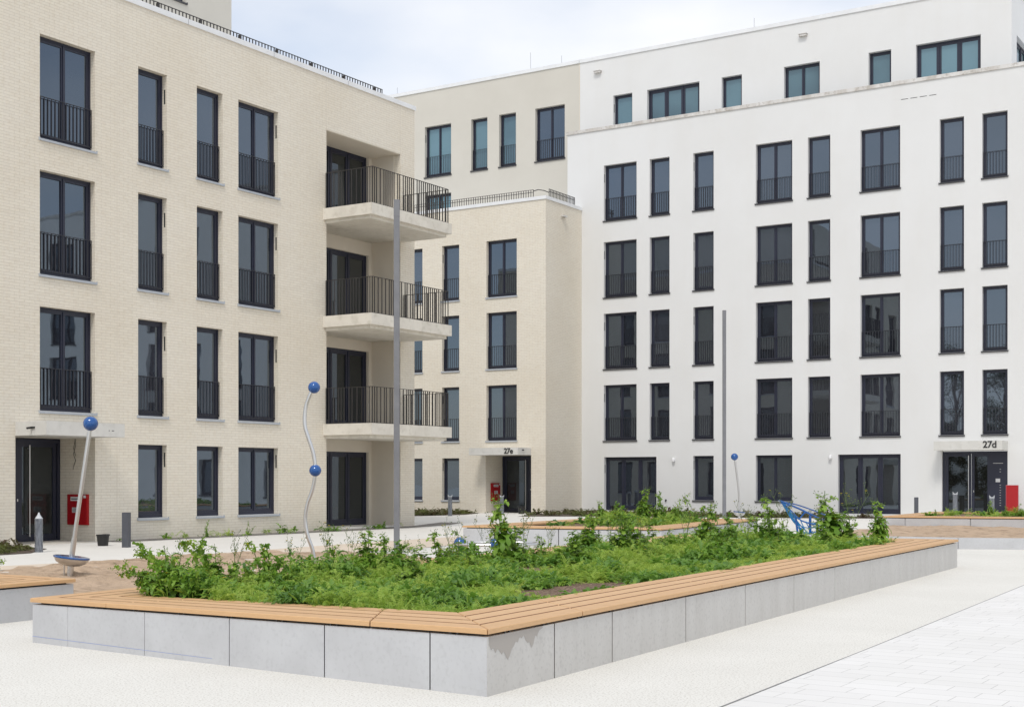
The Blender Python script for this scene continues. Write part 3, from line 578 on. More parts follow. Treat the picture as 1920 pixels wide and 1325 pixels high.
# ================================================================== planters
def inset(poly, d):
    out_ = []; n = len(poly); A = sum(poly[i][0] * poly[(i + 1) % n][1] - poly[(i + 1) % n][0] * poly[i][1] for i in range(n)); sg = 1 if A > 0 else -1
    for i in range(n):
        p0, p1, p2 = Vector(poly[i - 1]), Vector(poly[i]), Vector(poly[(i + 1) % n])
        d1, d2 = (p1 - p0).normalized(), (p2 - p1).normalized(); n1, n2 = Vector((-d1.y, d1.x)) * sg, Vector((-d2.y, d2.x)) * sg
        k = d / (1 + n1.dot(n2)); out_.append(p1 + (n1 + n2) * k)
    return out_
def planter(poly, tops, joints, bjoints, bw, label, soilz, bmats=None, slats=4, skip=()):
    """poly: outer face corners; tops: bench top height at each corner"""
    c0 = (sum(p[0] for p in poly) / len(poly), sum(p[1] for p in poly) / len(poly))
    root = empty('planter_bench', (c0[0], c0[1], 0)); tag(root, label, 'planter')
    n = len(poly); out_ = inset(poly, -0.02); inn = inset(poly, bw); wi = inset(poly, 0.12); wall_in = inset(poly, bw - 0.05)
    for i in range(n):
        j = (i + 1) % n; P0, P1 = Vector(poly[i]), Vector(poly[j]); I0, I1 = wi[i], wi[j]
        js = [0.0] + list(joints.get(i, [0.5])) + [1.0]; ln = (P1 - P0).length; g = (0.0045 + 0.00035 * (Vector(P0).lerp(P1, 0.5).length - 8)) / ln
        for a, b_ in zip(js[:-1], js[1:]):
            a2 = a + (g if a > 0 else 0); b2 = b_ - (g if b_ < 1 else 0)
            za = tops[i] + (tops[j] - tops[i]) * a - 0.062; zb = tops[i] + (tops[j] - tops[i]) * b_ - 0.062
            q = [P0.lerp(P1, a2), P0.lerp(P1, b2), I0.lerp(I1, b2), I0.lerp(I1, a2)]; zz = [za, zb, zb, za]
            mb = MB(); mb.v = [(v.x, v.y, -0.2) for v in q] + [(v.x, v.y, z) for v, z in zip(q, zz)]
            mb.f = [(3, 2, 1, 0), (4, 5, 6, 7), (0, 1, 5, 4), (1, 2, 6, 5), (2, 3, 7, 6), (3, 0, 4, 7)]
            put(mb.build('concrete_block', (bmats or {}).get(i, M['block']), root), root)
        # dark steel frame under the slats
        mb = MB(); f0, f1 = inset(poly, 0.06), inset(poly, bw - 0.03)
        q = [f0[i], f0[j], f1[j], f1[i]]; t0, t1 = tops[i], tops[j]; zz = [t0, t1, t1, t0]
        mb.v = [(v.x, v.y, z - 0.066) for v, z in zip(q, zz)] + [(v.x, v.y, z - 0.042) for v, z in zip(q, zz)]
        mb.f = [(3, 2, 1, 0), (4, 5, 6, 7), (0, 1, 5, 4), (1, 2, 6, 5), (2, 3, 7, 6), (3, 0, 4, 7)]
        k = max(2, int(ln / 0.62)); dd = (P1 - P0).normalized(); nn = (I0 - P0).normalized()
        for s_ in range(k):
            for dx in (-0.035, 0.035):
                c_ = out_[i].lerp(out_[j], (s_ + 0.5) / k) + dd * dx; z = t0 + (t1 - t0) * (s_ + 0.5) / k
                cc = [c_ - dd * 0.006, c_ + dd * 0.006]; inn_d = (f0[i] - out_[i]).normalized() 
                mid = f0[i].lerp(f0[j], (s_ + 0.5) / k) + dd * dx; off = (mid - c_).normalized()
                a_ = c_ + off * 0.035
                mb.prism([(a_ - dd * 0.007)[:], (a_ + dd * 0.007)[:], (a_ + dd * 0.007 + off * 0.05)[:], (a_ - dd * 0.007 + off * 0.05)[:]], z - 0.062, z - 0.038)
        put(mb.build('support_frame', M['sill_dark'], root), root)
        # slatted segments
        bj = [0.0] + list(bjoints.get(i, [])) + [1.0]; gap = 0.021
        for a, b_ in zip(bj[:-1], bj[1:]):
            mb = MB(); ga = 0.006 / ln
            for s_ in range(slats):
                t0_ = s_ / slats + (gap / 2 / bw if s_ else 0); t1_ = (s_ + 1) / slats - (gap / 2 / bw if s_ < slats - 1 else 0)
                def pt(u, t_): return out_[i].lerp(inn[i], t_).lerp(out_[j].lerp(inn[j], t_), u)
                q = [pt(a + ga, t0_), pt(b_ - ga, t0_), pt(b_ - ga, t1_), pt(a + ga, t1_)]
                zz = [tops[i] + (tops[j] - tops[i]) * u for u in (a, b_, b_, a)]
                n0 = len(mb.v); ctr = sum(q, Vector((0, 0))) / 4; bev = 0.006
                q2 = inset([v[:] for v in q], bev)
                mb.v += [(v.x, v.y, z - 0.041) for v, z in zip(q, zz)] + [(v.x, v.y, z - bev) for v, z in zip(q, zz)] + [(v.x, v.y, z) for v, z in zip(q2, zz)]
                for r_ in (0, 4):
                    for e_ in range(4): f_ = (e_ + 1) % 4; mb.f.append((n0 + r_ + e_, n0 + r_ + f_, n0 + r_ + 4 + f_, n0 + r_ + 4 + e_))
                mb.f += [(n0 + 8, n0 + 9, n0 + 10, n0 + 11), (n0 + 3, n0 + 2, n0 + 1, n0)]
            sb = mb.build('slatted_bench', M['wood'], root); sb.data.materials.append(M['gapshade']); put(sb, root)
            for s_ in range(slats):
                if s_ < slats - 1: sb.data.polygons[s_ * 10 + 2].material_index = 1; sb.data.polygons[s_ * 10 + 6].material_index = 1
                if s_: sb.data.polygons[s_ * 10 + 0].material_index = 1; sb.data.polygons[s_ * 10 + 4].material_index = 1
        mb = MB(); q = [wall_in[i], wall_in[j]]; mb.face([(q[0].x, q[0].y, 0), (q[1].x, q[1].y, 0), (q[1].x, q[1].y, tops[j] - 0.07), (q[0].x, q[0].y, tops[i] - 0.07)])
        put(mb.build('inner_wall', M['block'], root), root)
    mb = MB(); mb.face([(v.x, v.y, soilz) for v in wall_in]); put(mb.build('soil', M['soil'], root), root)
    return root, inn
stain_next = 1
mainP = [(-11.1, 8.83), (-5.53, 8.41), (-6.43, 25.15), (-11.6, 24.4)]
r1, inn1 = planter(mainP, [0.435, 0.50, 0.50, 0.50], {0: [0.1, 0.303, 0.504, 0.705, 0.903], 1: [0.064, 0.129, 0.23, 0.332, 0.434, 0.537, 0.642, 0.749, 0.855, 0.926], 2: [0.2, 0.4, 0.6, 0.8], 3: [0.1 * k for k in range(1, 10)]},
    {0: [0.21, 0.794], 1: [0.093, 0.287, 0.488, 0.687, 0.896], 2: [0.5], 3: [0.2, 0.4, 0.6, 0.8]}, 0.82, 'large angular concrete planter with orange wood bench rim in the foreground', 0.40, {1: M['blockw']})
def on_face(p0, p1, u, z, off):
    d = (Vector(p1) - Vector(p0)).normalized(); q = Vector(p0) + d * u + Vector((d.y, -d.x)) * off; return (q.x, q.y, z)
mb = MB(); F_, R_ = mainP[1], mainP[2]
tp = [0.06, 0.10, 0.085, 0.13, 0.10, 0.12, 0.15, 0.13, 0.165, 0.20, 0.17, 0.125, 0.105, 0.075, 0.085, 0.045, 0.06, 0.04, 0.08, 0.105, 0.10, 0.15, 0.125, 0.06, 0.07, 0.03, 0.02, 0.01]
for i in range(len(tp) - 1): mb.face([on_face(F_, R_, 0.03 + 0.031 * i, 0.436 - tp[i], 0.002), on_face(F_, R_, 0.03 + 0.031 * (i + 1), 0.436 - tp[i + 1], 0.002), on_face(F_, R_, 0.03 + 0.031 * (i + 1), 0.437, 0.002), on_face(F_, R_, 0.03 + 0.031 * i, 0.437, 0.002)])
put(mb.build('damp_stain', mat('damp_concrete', (0.39, 0.36, 0.33), 0.6), r1), r1)
mb = MB(); mb.face([on_face(mainP[0], mainP[1], 0.0, 0.060, 0.0015), on_face(mainP[0], mainP[1], 2.6, 0.045, 0.0015), on_face(mainP[0], mainP[1], 2.6, 0.049, 0.0015), on_face(mainP[0], mainP[1], 0.0, 0.066, 0.0015)])
put(mb.build('chalk_line', mat('blue_chalk', (0.33, 0.38, 0.58), 0.8), r1), r1)
leftP = [(-12.95, 10.85), (-13.25, 6.2), (-18.5, 6.2), (-18.5, 10.9)]
leftP = [(-12.88, 10.82), (-12.70, 5.6), (-17.5, 5.6), (-17.8, 10.9)]
r2, inn2 = planter(leftP, [0.43] * 4, {0: [0.3, 0.6], 1: [0.5], 2: [0.5], 3: [0.3, 0.6]}, {0: [0.5], 3: [0.5]}, 0.80, 'planter bench cut off by the left edge of the picture', 0.36)
farP = [(-18.75, 27.48), (-13.92, 28.44), (-14.78, 36.3), (-19.3, 35.9)]
r3, inn3 = planter(farP, [0.45] * 4, {0: [0.094, 0.292, 0.494, 0.696, 0.9], 1: [0.06, 0.3, 0.5, 0.7, 0.9], 2: [0.3, 0.6], 3: [0.25, 0.5, 0.75]}, {0: [0.5], 1: [0.33, 0.66], 3: [0.5]}, 0.72, 'middle planter bench standing between the large planter and the house numbered 27e', 0.38)
rightP = [(-12.75, 41.2), (-1.5, 43.4), (-1.5, 49.0), (-13.0, 47.7)]
r4, inn4 = planter(rightP, [0.45] * 4, {0: [0.057, 0.22, 0.385, 0.555, 0.72], 1: [0.5], 2: [0.5], 3: [0.5]}, {0: [0.3, 0.6]}, 0.72, 'planter bench behind the raised sandpit in front of the door numbered 27d', 0.40)
# sandpit kerb
KP = [(-12.4, 31.35), (-10.49, 31.42), (-8.07, 31.60), (-6.74, 32.10), (-1.4, 33.05)]
kr = empty('sandpit_kerb', (-8, 31.6, 0)); tag(kr, 'low pale concrete kerb holding up the sand on the right', 'kerb')
def kpt(s_):
    ls = [(Vector(KP[i + 1]) - Vector(KP[i])).length for i in range(4)]; 
    for i in range(4):
        if s_ <= ls[i] or i == 3: return Vector(KP[i]).lerp(Vector(KP[i + 1]), min(1, s_ / ls[i])), (Vector(KP[i + 1]) - Vector(KP[i])).normalized()
        s_ -= ls[i]
cuts = [0.0, 1.9, 4.35, 6.0, 8.0, 10.0, 11.2]
for a, b_ in zip(cuts[:-1], cuts[1:]):
    mb = MB(); k = 5
    for q in range(k):
        s0 = a + 0.006 + (b_ - a - 0.012) * q / k; s1 = a + 0.006 + (b_ - a - 0.012) * (q + 1) / k
        p, d = kpt(s0); p2, d_2 = kpt(s1); n_ = Vector((-d.y, d.x)); n_2 = Vector((-d_2.y, d_2.x))
        mb.prism([p[:], p2[:], (p2 + n_2 * 0.2)[:], (p + n_ * 0.2)[:]], -0.1, 0.25)
    put(mb.build('kerb_stone', M['block'], kr), kr)

# ================================================================== vegetation
def leaf_template(nseg, lobed, wid):
    us = np.linspace(0, 1, nseg + 1); v = []
    for i, u in enumerate(us):
        w_ = wid * math.sin(math.pi * min(1, u * 0.92 + 0.06)) ** 0.8
        if lobed and 0 < i < nseg: w_ *= (1.35 if i % 2 else 0.55)
        if i == nseg: w_ = 0.004
        v += [(-w_, u + (0.06 if lobed and i % 2 else 0), 0.10 * w_ / wid), (0, u, 0), (w_, u + (0.06 if lobed and i % 2 else 0), 0.10 * w_ / wid)]
    f = []
    for i in range(nseg):
        a = i * 3; f += [(a, a + 1, a + 4, a + 3), (a + 1, a + 2, a + 5, a + 4)]
    return np.array(v), np.array(f)
LT = [leaf_template(4, True, 0.27), leaf_template(2, False, 0.19), leaf_template(6, True, 0.21), leaf_template(2, False, 0.035)]
def fern_template():
    v = [(-0.012, 0, 0), (0.012, 0, 0), (0.006, 1, 0), (-0.006, 1, 0)]; f = [(0, 1, 2, 3)]
    for i in range(5):
        y = 0.22 + 0.16 * i; l_ = 0.30 * (1 - 0.15 * i) * (1 if i else 0.8)
        for sg in (-1, 1):
            n0 = len(v); v += [(0, y - 0.03, 0), (sg * l_ * 0.55, y + 0.02, 0.05), (sg * l_, y + 0.17, 0.04), (sg * l_ * 0.35, y + 0.11, 0.03)]; f.append((n0, n0 + 1, n0 + 2, n0 + 3))
    return np.array(v), np.array(f)
LT.append(fern_template())
class Foliage:
    def __init__(s): s.V = []; s.F = []; s.T = []; s.n = 0
    def add(s, tid, p, size, az, elev, droop, tint):
        """arrays of leaves. elev: start angle above horizontal, droop: bend downwards"""
        v, f = LT[tid]; k = len(p); nv = len(v)
        y = v[None, :, 1] * size[:, None]; x = v[None, :, 0] * size[:, None]; zf = v[None, :, 2] * size[:, None]
        ang = elev[:, None] - droop[:, None] * v[None, :, 1]
        r_ = y * np.cos(ang); h = y * np.sin(ang) + zf
        ca, sa = np.cos(az)[:, None], np.sin(az)[:, None]
        X = p[:, None, 0] + ca * r_ - sa * x; Y = p[:, None, 1] + sa * r_ + ca * x; Z = p[:, None, 2] + h
        s.V.append(np.stack([X, Y, Z], -1).reshape(-1, 3)); s.F.append((f[None] + (s.n + np.arange(k) * nv)[:, None, None]).reshape(-1, 4))
        s.T.append(np.repeat(tint, nv)); s.n += k * nv
    def mesh(s, name, m):
        V = np.concatenate(s.V); F = np.concatenate(s.F); T = np.clip(np.concatenate(s.T), 0, 1)
        me = bpy.data.meshes.new(name); me.vertices.add(len(V)); me.vertices.foreach_set('co', V.ravel().astype(np.float32))
        me.loops.add(F.size); me.loops.foreach_set('vertex_index', F.ravel().astype(np.int32))
        me.polygons.add(len(F)); me.polygons.foreach_set('loop_start', (np.arange(len(F)) * 4).astype(np.int32))
        a = me.attributes.new('tint', 'FLOAT', 'POINT'); a.data.foreach_set('value', T.astype(np.float32))
        me.materials.append(m); me.update(); me.validate(); return me
def U(a, b_, k): return rng.uniform(a, b_, k)
def in_poly(poly, x, y):
    c_ = False; j = len(poly) - 1
    for i in range(len(poly)):
        if (poly[i][1] > y) != (poly[j][1] > y) and x < (poly[j][0] - poly[i][0]) * (y - poly[i][1]) / (poly[j][1] - poly[i][1]) + poly[i][0]: c_ = not c_
        j = i
    return c_
def cover(name, poly, z, density, hmin, hmax, label, cat, spill=0.1, bare=0.30, lsize=(0.05, 0.11), bald=(), seed=0, grad=None, mt='leaf'):
    fo = Foliage(); P = inset([tuple(p) for p in poly], -spill) if spill else poly; P = [tuple(p) for p in P]
    xs = [p[0] for p in P]; ys = [p[1] for p in P]; area = abs(sum(P[i][0] * P[(i + 1) % len(P)][1] - P[(i + 1) % len(P)][0] * P[i][1] for i in range(len(P)))) / 2
    k = 0; want = int(area * density)
    for _ in range(want * 3):
        if k >= want: break
        x, y = random.uniform(min(xs), max(xs)), random.uniform(min(ys), max(ys))
        if not in_poly(P, x, y): continue
        nv = mnoise.noise(Vector((x * 0.9, y * 0.9, 3.3 + seed))) * 0.5 + 0.5
        n2 = mnoise.noise(Vector((x * 0.35, y * 0.35, 9.1 + seed))) * 0.5 + 0.5
        k += 1
        if nv < bare or any((x - bx) ** 2 + ((y - by)) ** 2 < br_ ** 2 * random.uniform(0.1, 1.9) for bx, by, br_ in bald): continue
        g_ = grad(x, y) if grad else 1.0; hh = hmin + (hmax - hmin) * max(0, (nv - bare) / (1 - bare)) ** 1.2 * random.uniform(0.45, 1.5) * g_
        ds = min(2.0, max(1.0, math.hypot(x, y) / 12.5))
        sp = mnoise.noise(Vector((x * 1.1, y * 1.1, 21.0 + seed))) + random.uniform(-0.25, 0.25)
        ty, tb, hs, ls = ((4, 0.78, 1.0, 1.7) if sp > 0.12 else (0, 0.50, 1.0, 1.0) if sp > -0.14 else (2, 0.22, 1.25, 1.6)) if random.random() > 0.15 else (1, 0.6, 1.1, 0.9)
        hh *= hs
        nl = int(random.uniform(16, 34) / ds ** 1.3); rad = random.uniform(0.03, 0.11)
        az = U(0, 2 * np.pi, nl); rr = rad * np.sqrt(U(0, 1, nl)); lz = U(0, 1, nl) ** 0.8
        p = np.stack([x + rr * np.cos(az), y + rr * np.sin(az), z + lz * hh * 0.85], -1)
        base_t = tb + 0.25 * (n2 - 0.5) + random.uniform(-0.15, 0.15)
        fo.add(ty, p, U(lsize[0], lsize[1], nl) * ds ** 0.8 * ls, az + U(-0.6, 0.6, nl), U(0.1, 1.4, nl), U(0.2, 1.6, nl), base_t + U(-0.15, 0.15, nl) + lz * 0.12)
        if random.random() < 0.30:
            ng = random.randint(3, 8); az = U(0, 6.28, ng)
            p = np.stack([x + U(-.05, .05, ng), y + U(-.05, .05, ng), np.full(ng, z)], -1)
            fo.add(3, p, U(0.5, 0.9, ng) * min(0.26, hh + 0.08), az, U(1.0, 1.5, ng), U(0.1, 0.8, ng), 0.6 + U(-.2, .3, ng))
    o = link(name, fo.mesh(name, M[mt])); tag(o, label, cat, kind='stuff'); return o
cover('weed_cover', [p[:] for p in inn1], 0.40, 95, 0.03, 0.40, 'dense low green weeds filling the large foreground planter', 'weeds', 0.03, 0.33, (0.032, 0.072), grad=lambda x, y: 0.30 + 1.2 * min(1, max(0, (-6.6 - x) / 3.4)),
      bald=[(-6.75, 14.3, 0.2), (-7.0, 15.6, 0.18), (-6.5, 16.6, 0.2), (-6.9, 20.3, 0.22), (-8.1, 11.4, 0.16), (-7.6, 10.4, 0.15), (-6.7, 11.6, 0.22), (-6.6, 10.2, 0.22), (-7.4, 12.2, 0.2), (-9.0, 12.6, 0.2), (-6.9, 18.2, 0.25), (-6.6, 9.6, 0.16), (-8.2, 14.6, 0.22), (-7.9, 17.3, 0.25), (-7.2, 13.4, 0.25), (-9.6, 10.6, 0.12), (-8.6, 10.2, 0.12)])
cover('weed_cover', [p[:] for p in inn2], 0.36, 55, 0.05, 0.28, 'green weeds in the planter at the left edge', 'weeds', 0.02, 0.3, seed=2)
cover('weed_cover', [p[:] for p in inn3], 0.38, 26, 0.04, 0.34, 'green weeds in the middle planter', 'weeds', -0.05, 0.46, (0.06, 0.12), bald=[(-17.6, 29.0, 1.6), (-15.5, 29.6, 1.2), (-14.6, 30.5, 0.8)], seed=4)
cover('weed_cover', [p[:] for p in inn4], 0.40, 7, 0.02, 0.12, 'sparse green weeds in the planter in front of the door numbered 27d', 'weeds', -0.1, 0.5, (0.06, 0.12), seed=5)
cover('border_plants', [(-27.1, 15), (-24.0, 15), (-24.5, 19.1), (-25.5, 20.3), (-27.1, 20.8)], 0.01, 16, 0.02, 0.12, 'low reddish green plants in the bed left of the brick entrance', 'plants', 0, 0.3, (0.04, 0.09), seed=6, mt='borderleaf')
cover('border_plants', [(-41, 52.4), (-35.0, 52.4), (-34.4, 51), (-33.8, 49.3), (-34.3, 46.5), (-41, 46.5)], 0.01, 8, 0.02, 0.12, 'low plants in the bed below the windows left of the door numbered 27e', 'plants', 0, 0.3, (0.05, 0.12), seed=7, mt='borderleaf')
cover('border_plants', [(-31.8, 52.4), (-30.9, 50.5), (-30.2, 48.6), (-28, 50.0), (-20, 52.4), (-17.2, 53.6), (-17.2, 55.6), (-31.3, 55.6), (-31.3, 52.7)], 0.01, 6, 0.02, 0.14, 'low plants in the bed along the foot of the white wall', 'plants', 0, 0.35, (0.06, 0.12), seed=8, mt='borderleaf')
cover('gravel_weeds', [(-27.15, 23.9), (-26.6, 23.9), (-26.5, 30), (-26.5, 36), (-27.1, 36)], 0.01, 7, 0.02, 0.2, 'small weeds growing in the gravel strip along the brick wall', 'weeds', 0, 0.3, (0.03, 0.07), seed=9)

def weed_variant(h, seed, bushy=1.0, flowers=6, lean=0.15):
    """returns (stem mesh, leaves mesh, flowers mesh); base at origin, height about 1"""
    rr = random.Random(seed); fo = Foliage(); st = MB(); fl = []
    nst = rr.randint(3, 5) + int(bushy)
    for s_ in range(nst):
        hh = h * (1.0 if s_ == 0 else rr.uniform(0.3, 0.8)); a = rr.uniform(0, 6.28); ln = (lean * 0.5 if s_ == 0 else lean * rr.uniform(1.2, 3.2)); wob = rr.uniform(0, 6)
        pts = [Vector((math.cos(a) * ln * hh * (u ** 1.2) + 0.02 * math.sin(6 * u + wob), math.sin(a) * ln * hh * (u ** 1.2) + 0.02 * math.cos(5 * u + wob), hh * (u - 0.12 * ln * u * u * 2))) for u in [i / 8 for i in range(9)]]
        st.tube(pts, [0.008 * (1 - 0.75 * i / 8) + 0.0015 for i in range(9)], 5)
        def at_(u):
            i = min(7, int(u * 8)); return pts[i].lerp(pts[i + 1], u * 8 - i)
        k = int(rr.uniform(12, 20) * (0.5 + 0.5 * bushy)); 
        us = np.array([rr.uniform(0.02, 0.85) for _ in range(k)]); p = np.array([at_(u)[:] for u in us])
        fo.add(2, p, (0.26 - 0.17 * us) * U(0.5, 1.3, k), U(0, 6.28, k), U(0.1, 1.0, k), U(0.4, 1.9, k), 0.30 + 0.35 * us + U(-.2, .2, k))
        for _ in range(int(rr.uniform(4, 8) * (0.5 + 0.5 * bushy)) + 1):
            u = rr.uniform(0.25, 0.98); b0 = at_(u); az = rr.uniform(0, 6.28); L_ = rr.uniform(0.08, 0.26) * (1.15 - 0.4 * u); up = rr.uniform(0.4, 1.4)
            e_ = b0 + Vector((math.cos(az) * L_ * 0.7, math.sin(az) * L_ * 0.7, L_ * up * 0.7)); md = b0.lerp(e_, 0.5) + Vector((math.cos(az), math.sin(az), -0.3)) * 0.015
            st.tube([b0, md, e_], [0.0035, 0.0026, 0.0018], 4)
            q = rr.randint(4, 9); q3 = max(2, q // 2)
            fo.add(0, np.array([b0.lerp(e_, rr.uniform(0.3, 1))[:] for _ in range(q)]), U(0.05, 0.115, q), U(0, 6.28, q), U(0, 1.1, q), U(0.2, 1.6, q), 0.5 + U(-.25, .35, q))
            fo.add(1, np.array([e_[:]] * q3), U(0.04, 0.08, q3), U(0, 6.28, q3), U(0.2, 1.3, q3), U(0.2, 1.0, q3), 0.7 + U(-.2, .3, q3))
            if rr.random() < 0.6:
                for _ in range(rr.randint(2, 4)):
                    c_ = e_ + Vector((rr.uniform(-.05, .05), rr.uniform(-.05, .05), rr.uniform(0.02, .09))); st.tube([e_, c_], [0.0018, 0.0012], 3); st.ball(c_, 0.008, 6, 4)
            if flowers and rr.random() < flowers / 26: fl.append(e_ + Vector((0, 0, 0.02)))
    return st.mesh('stem', M['stem'], True), fo.mesh('foliage', M['leaf']), fl
def wispy(seed):
    rr = random.Random(seed); fo = Foliage(); st = MB(); fl = []
    for s_ in range(3):
        a = rr.uniform(0, 6.28); ln = rr.uniform(0.05, 0.35); hh = rr.uniform(0.7, 1.0)
        pts = [Vector((math.cos(a) * ln * u * u, math.sin(a) * ln * u * u, hh * u)) for u in [i / 6 for i in range(7)]]; st.tube(pts, [0.006 - 0.0006 * i for i in range(7)], 4)
        k = 7; us = np.array([rr.uniform(0.03, 0.6) for _ in range(k)]); fo.add(2, np.array([pts[int(u * 6)][:] for u in us]), U(0.08, 0.2, k) * (1.1 - us), U(0, 6.28, k), U(0.3, 1.1, k), U(0.4, 1.6, k), 0.6 + U(-.2, .3, k))
        for _ in range(8):
            u = rr.uniform(0.5, 1.0); b0 = pts[min(5, int(u * 6))].lerp(pts[min(6, int(u * 6) + 1)], u * 6 - int(u * 6)); az = rr.uniform(0, 6.28); L_ = rr.uniform(0.06, 0.18)
            e_ = b0 + Vector((math.cos(az) * L_ * 0.6, math.sin(az) * L_ * 0.6, L_)); st.tube([b0, e_], [0.0028, 0.0018], 3)
            for _ in range(3):
                c_ = e_ + Vector((rr.uniform(-.03, .03), rr.uniform(-.03, .03), rr.uniform(-0.01, .05))); st.ball(c_, 0.0085, 6, 4)
            if rr.random() < 0.25: fl.append(e_ + Vector((0, 0, 0.03)))
    return st.mesh('stem', M['stem'], True), fo.mesh('foliage', M['leaf']), fl
_f = MB(); _f.lathe([(0.002, -0.004), (0.014, 0), (0.024, 0.007), (0.004, 0.004)], (0, 0, 0), 8); FLOWER = _f.mesh('flower', M['yellow'])
VAR = [weed_variant(1.0, 11, 1.5, 3, 0.10), weed_variant(1.0, 12, 1.0, 8, 0.25), weed_variant(1.0, 13, 2.0, 2, 0.16), weed_variant(1.0, 14, 0.45, 6, 0.3), weed_variant(1.0, 15, 1.6, 5, 0.2), weed_variant(1.0, 16, 0.8, 9, 0.15), wispy(31), wispy(32)]
def weed(x, y, z, h, vi, label, group, width=1.0):
    if group and 'large planter' in group:      # keep the roots inside the soil, not on the timber rim
        lim = 10.22 + 0.033 * (y - 9.5)
        if -x > lim: y = max(9.85, y * lim / -x); x = -lim
    o = empty('weed_plant', (x, y, z), random.uniform(0, 6.28)); tag(o, label, 'weed', group); s_ = h; o.scale = (s_ * width, s_ * width, s_)
    st, fo_, fl = VAR[vi]; link('stem', st, o); link('foliage', fo_, o)
    for q in fl: link('flower', FLOWER, o, q)
    return o
G1 = 'tall weeds in the large planter'
WL = [(-10.45, 9.75, 0.52, 1, 1.3, 'yellow budded weed at the left tip of the large planter, first tall one'),
 (-10.85, 10.0, 0.40, 5, 1.9, 'short bushy weed beside the left tip of the large planter'),
 (-10.80, 11.0, 0.52, 1, 0.9, 'leafy weed with big lobed top leaves in front of the bare sand'),
 (-10.81, 11.51, 0.32, 5, 1.2, 'low flowering weed in front of the sand, right of the big lobed one'),
 (-10.84, 11.98, 0.36, 3, 1.2, 'thin sparse weed in front of the sand'),
 (-10.87, 12.56, 0.36, 1, 1.1, 'short weed with yellow flowers left of the wavy pole'),
 (-10.74, 12.95, 0.50, 3, 1.0, 'spindly weed beside the foot of the wavy pole'),
 (-10.59, 13.38, 0.60, 0, 1.1, 'dense upright weed left of the foot of the near grey lamp column'),
 (-10.55, 13.75, 0.48, 2, 1.1, 'bushy weed just left of the near grey lamp column'),
 (-10.62, 14.95, 0.50, 4, 1.3, 'broad weed right of the near grey lamp column'),
 (-10.52, 15.37, 0.52, 1, 1.2, 'budding weed in front of the blue ball of the lying tube frame'),
 (-10.26, 15.99, 0.96, 0, 0.8, 'tallest slender weed crossing the left end of the middle planter'),
 (-10.30, 16.35, 0.48, 2, 1.2, 'bushy weed at the foot of the tallest slender weed'),
 (-10.21, 16.89, 0.38, 4, 1.2, 'short weed before the long concrete face of the middle planter'),
 (-10.05, 17.45, 0.34, 3, 1.1, 'thin curved weed before the middle planter face'),
 (-9.95, 17.9, 0.72, 0, 1.1, 'upright weed reaching the wood rim of the middle planter, left of a pair'),
 (-9.68, 18.5, 0.70, 2, 1.0, 'upright weed reaching the wood rim of the middle planter, right of a pair'),
 (-9.44, 18.85, 0.48, 4, 1.1, 'rounded weed below the bent corner of the middle planter'),
 (-9.52, 19.84, 0.42, 1, 1.2, 'flowering weed below the right part of the middle planter'),
 (-9.39, 20.88, 0.80, 0, 1.0, 'tall weed beside the foot of the far lamp column'),
 (-9.23, 21.39, 0.56, 2, 1.1, 'bushy weed right of the far lamp column'),
 (-8.94, 22.42, 0.86, 4, 1.1, 'large weed in front of the double window left of the blue net'),
 (-8.91, 23.0, 0.5, 5, 1.1, 'weed with yellow flowers at the left end of the blue net'),
 (-8.26, 23.6, 0.95, 0, 1.1, 'tall dark bushy weed right of the blue net'),
 (-8.05, 23.9, 0.55, 2, 1.4, 'wide bushy weed at the foot of the tall dark one right of the blue net'),
 (-7.32, 23.45, 0.84, 0, 0.75, 'narrow leafy weed standing alone near the right tip of the large planter')]
WL += [(-10.3, 9.9, 0.30, 2, 2.3, 'low sprawling weed spilling over the timber rim at the left corner'), (-10.3, 10.5, 0.34, 4, 1.9, 'sprawling weed spilling over the rear rim next to the left corner'),
 (-8.9, 12.1, 0.34, 2, 1.7, 'broad leafy weed in the middle of the large planter, nearest the front corner'), (-9.6, 14.2, 0.42, 5, 1.5, 'loose weed inside the large planter in line with the near lamp column'),
 (-9.3, 16.4, 0.44, 2, 1.7, 'round leafy weed inside the large planter in front of the tallest slender one'), (-8.9, 17.6, 0.36, 4, 1.7, 'pale weed clump inside the large planter below the middle planter'),
 (-8.7, 19.6, 0.42, 2, 1.8, 'dark rounded weed clump deep inside the large planter'), (-8.3, 21.4, 0.46, 5, 1.6, 'loose weed clump in the far half of the large planter'), (-7.9, 22.3, 0.40, 2, 1.8, 'low wide weed clump left of the narrow lone weed'),
 (-10.2, 11.2, 0.26, 5, 1.3, 'wide leafy weed near the left end of the large planter'), (-10.2, 13.6, 0.40, 2, 1.7, 'wide leafy weed behind the front rim, below the wavy pole'), (-9.9, 19.3, 0.55, 0, 1.5, 'full weed clump before the right part of the middle planter')]
for x, y, h, vi, ty, tx, lb in [(-10.25, 9.85, 0.72, 0, -58, 22, 'long weed lying over the timber rim at the very left of the large planter'), (-10.3, 10.1, 0.80, 2, -52, 8, 'bushy weed hanging over the rear rim towards the sand, leftmost but one'),
 (-10.3, 10.6, 0.80, 4, -48, 0, 'weed leaning over the rear rim towards the leaning steel post'), (-10.3, 11.3, 0.75, 1, -42, -8, 'flowering weed leaning over the rear rim, left of the wavy pole')]:
    o = weed(x, y, 0.40, h, vi, lb, G1, 0.95); o.rotation_euler = (R(tx), R(ty), 0)
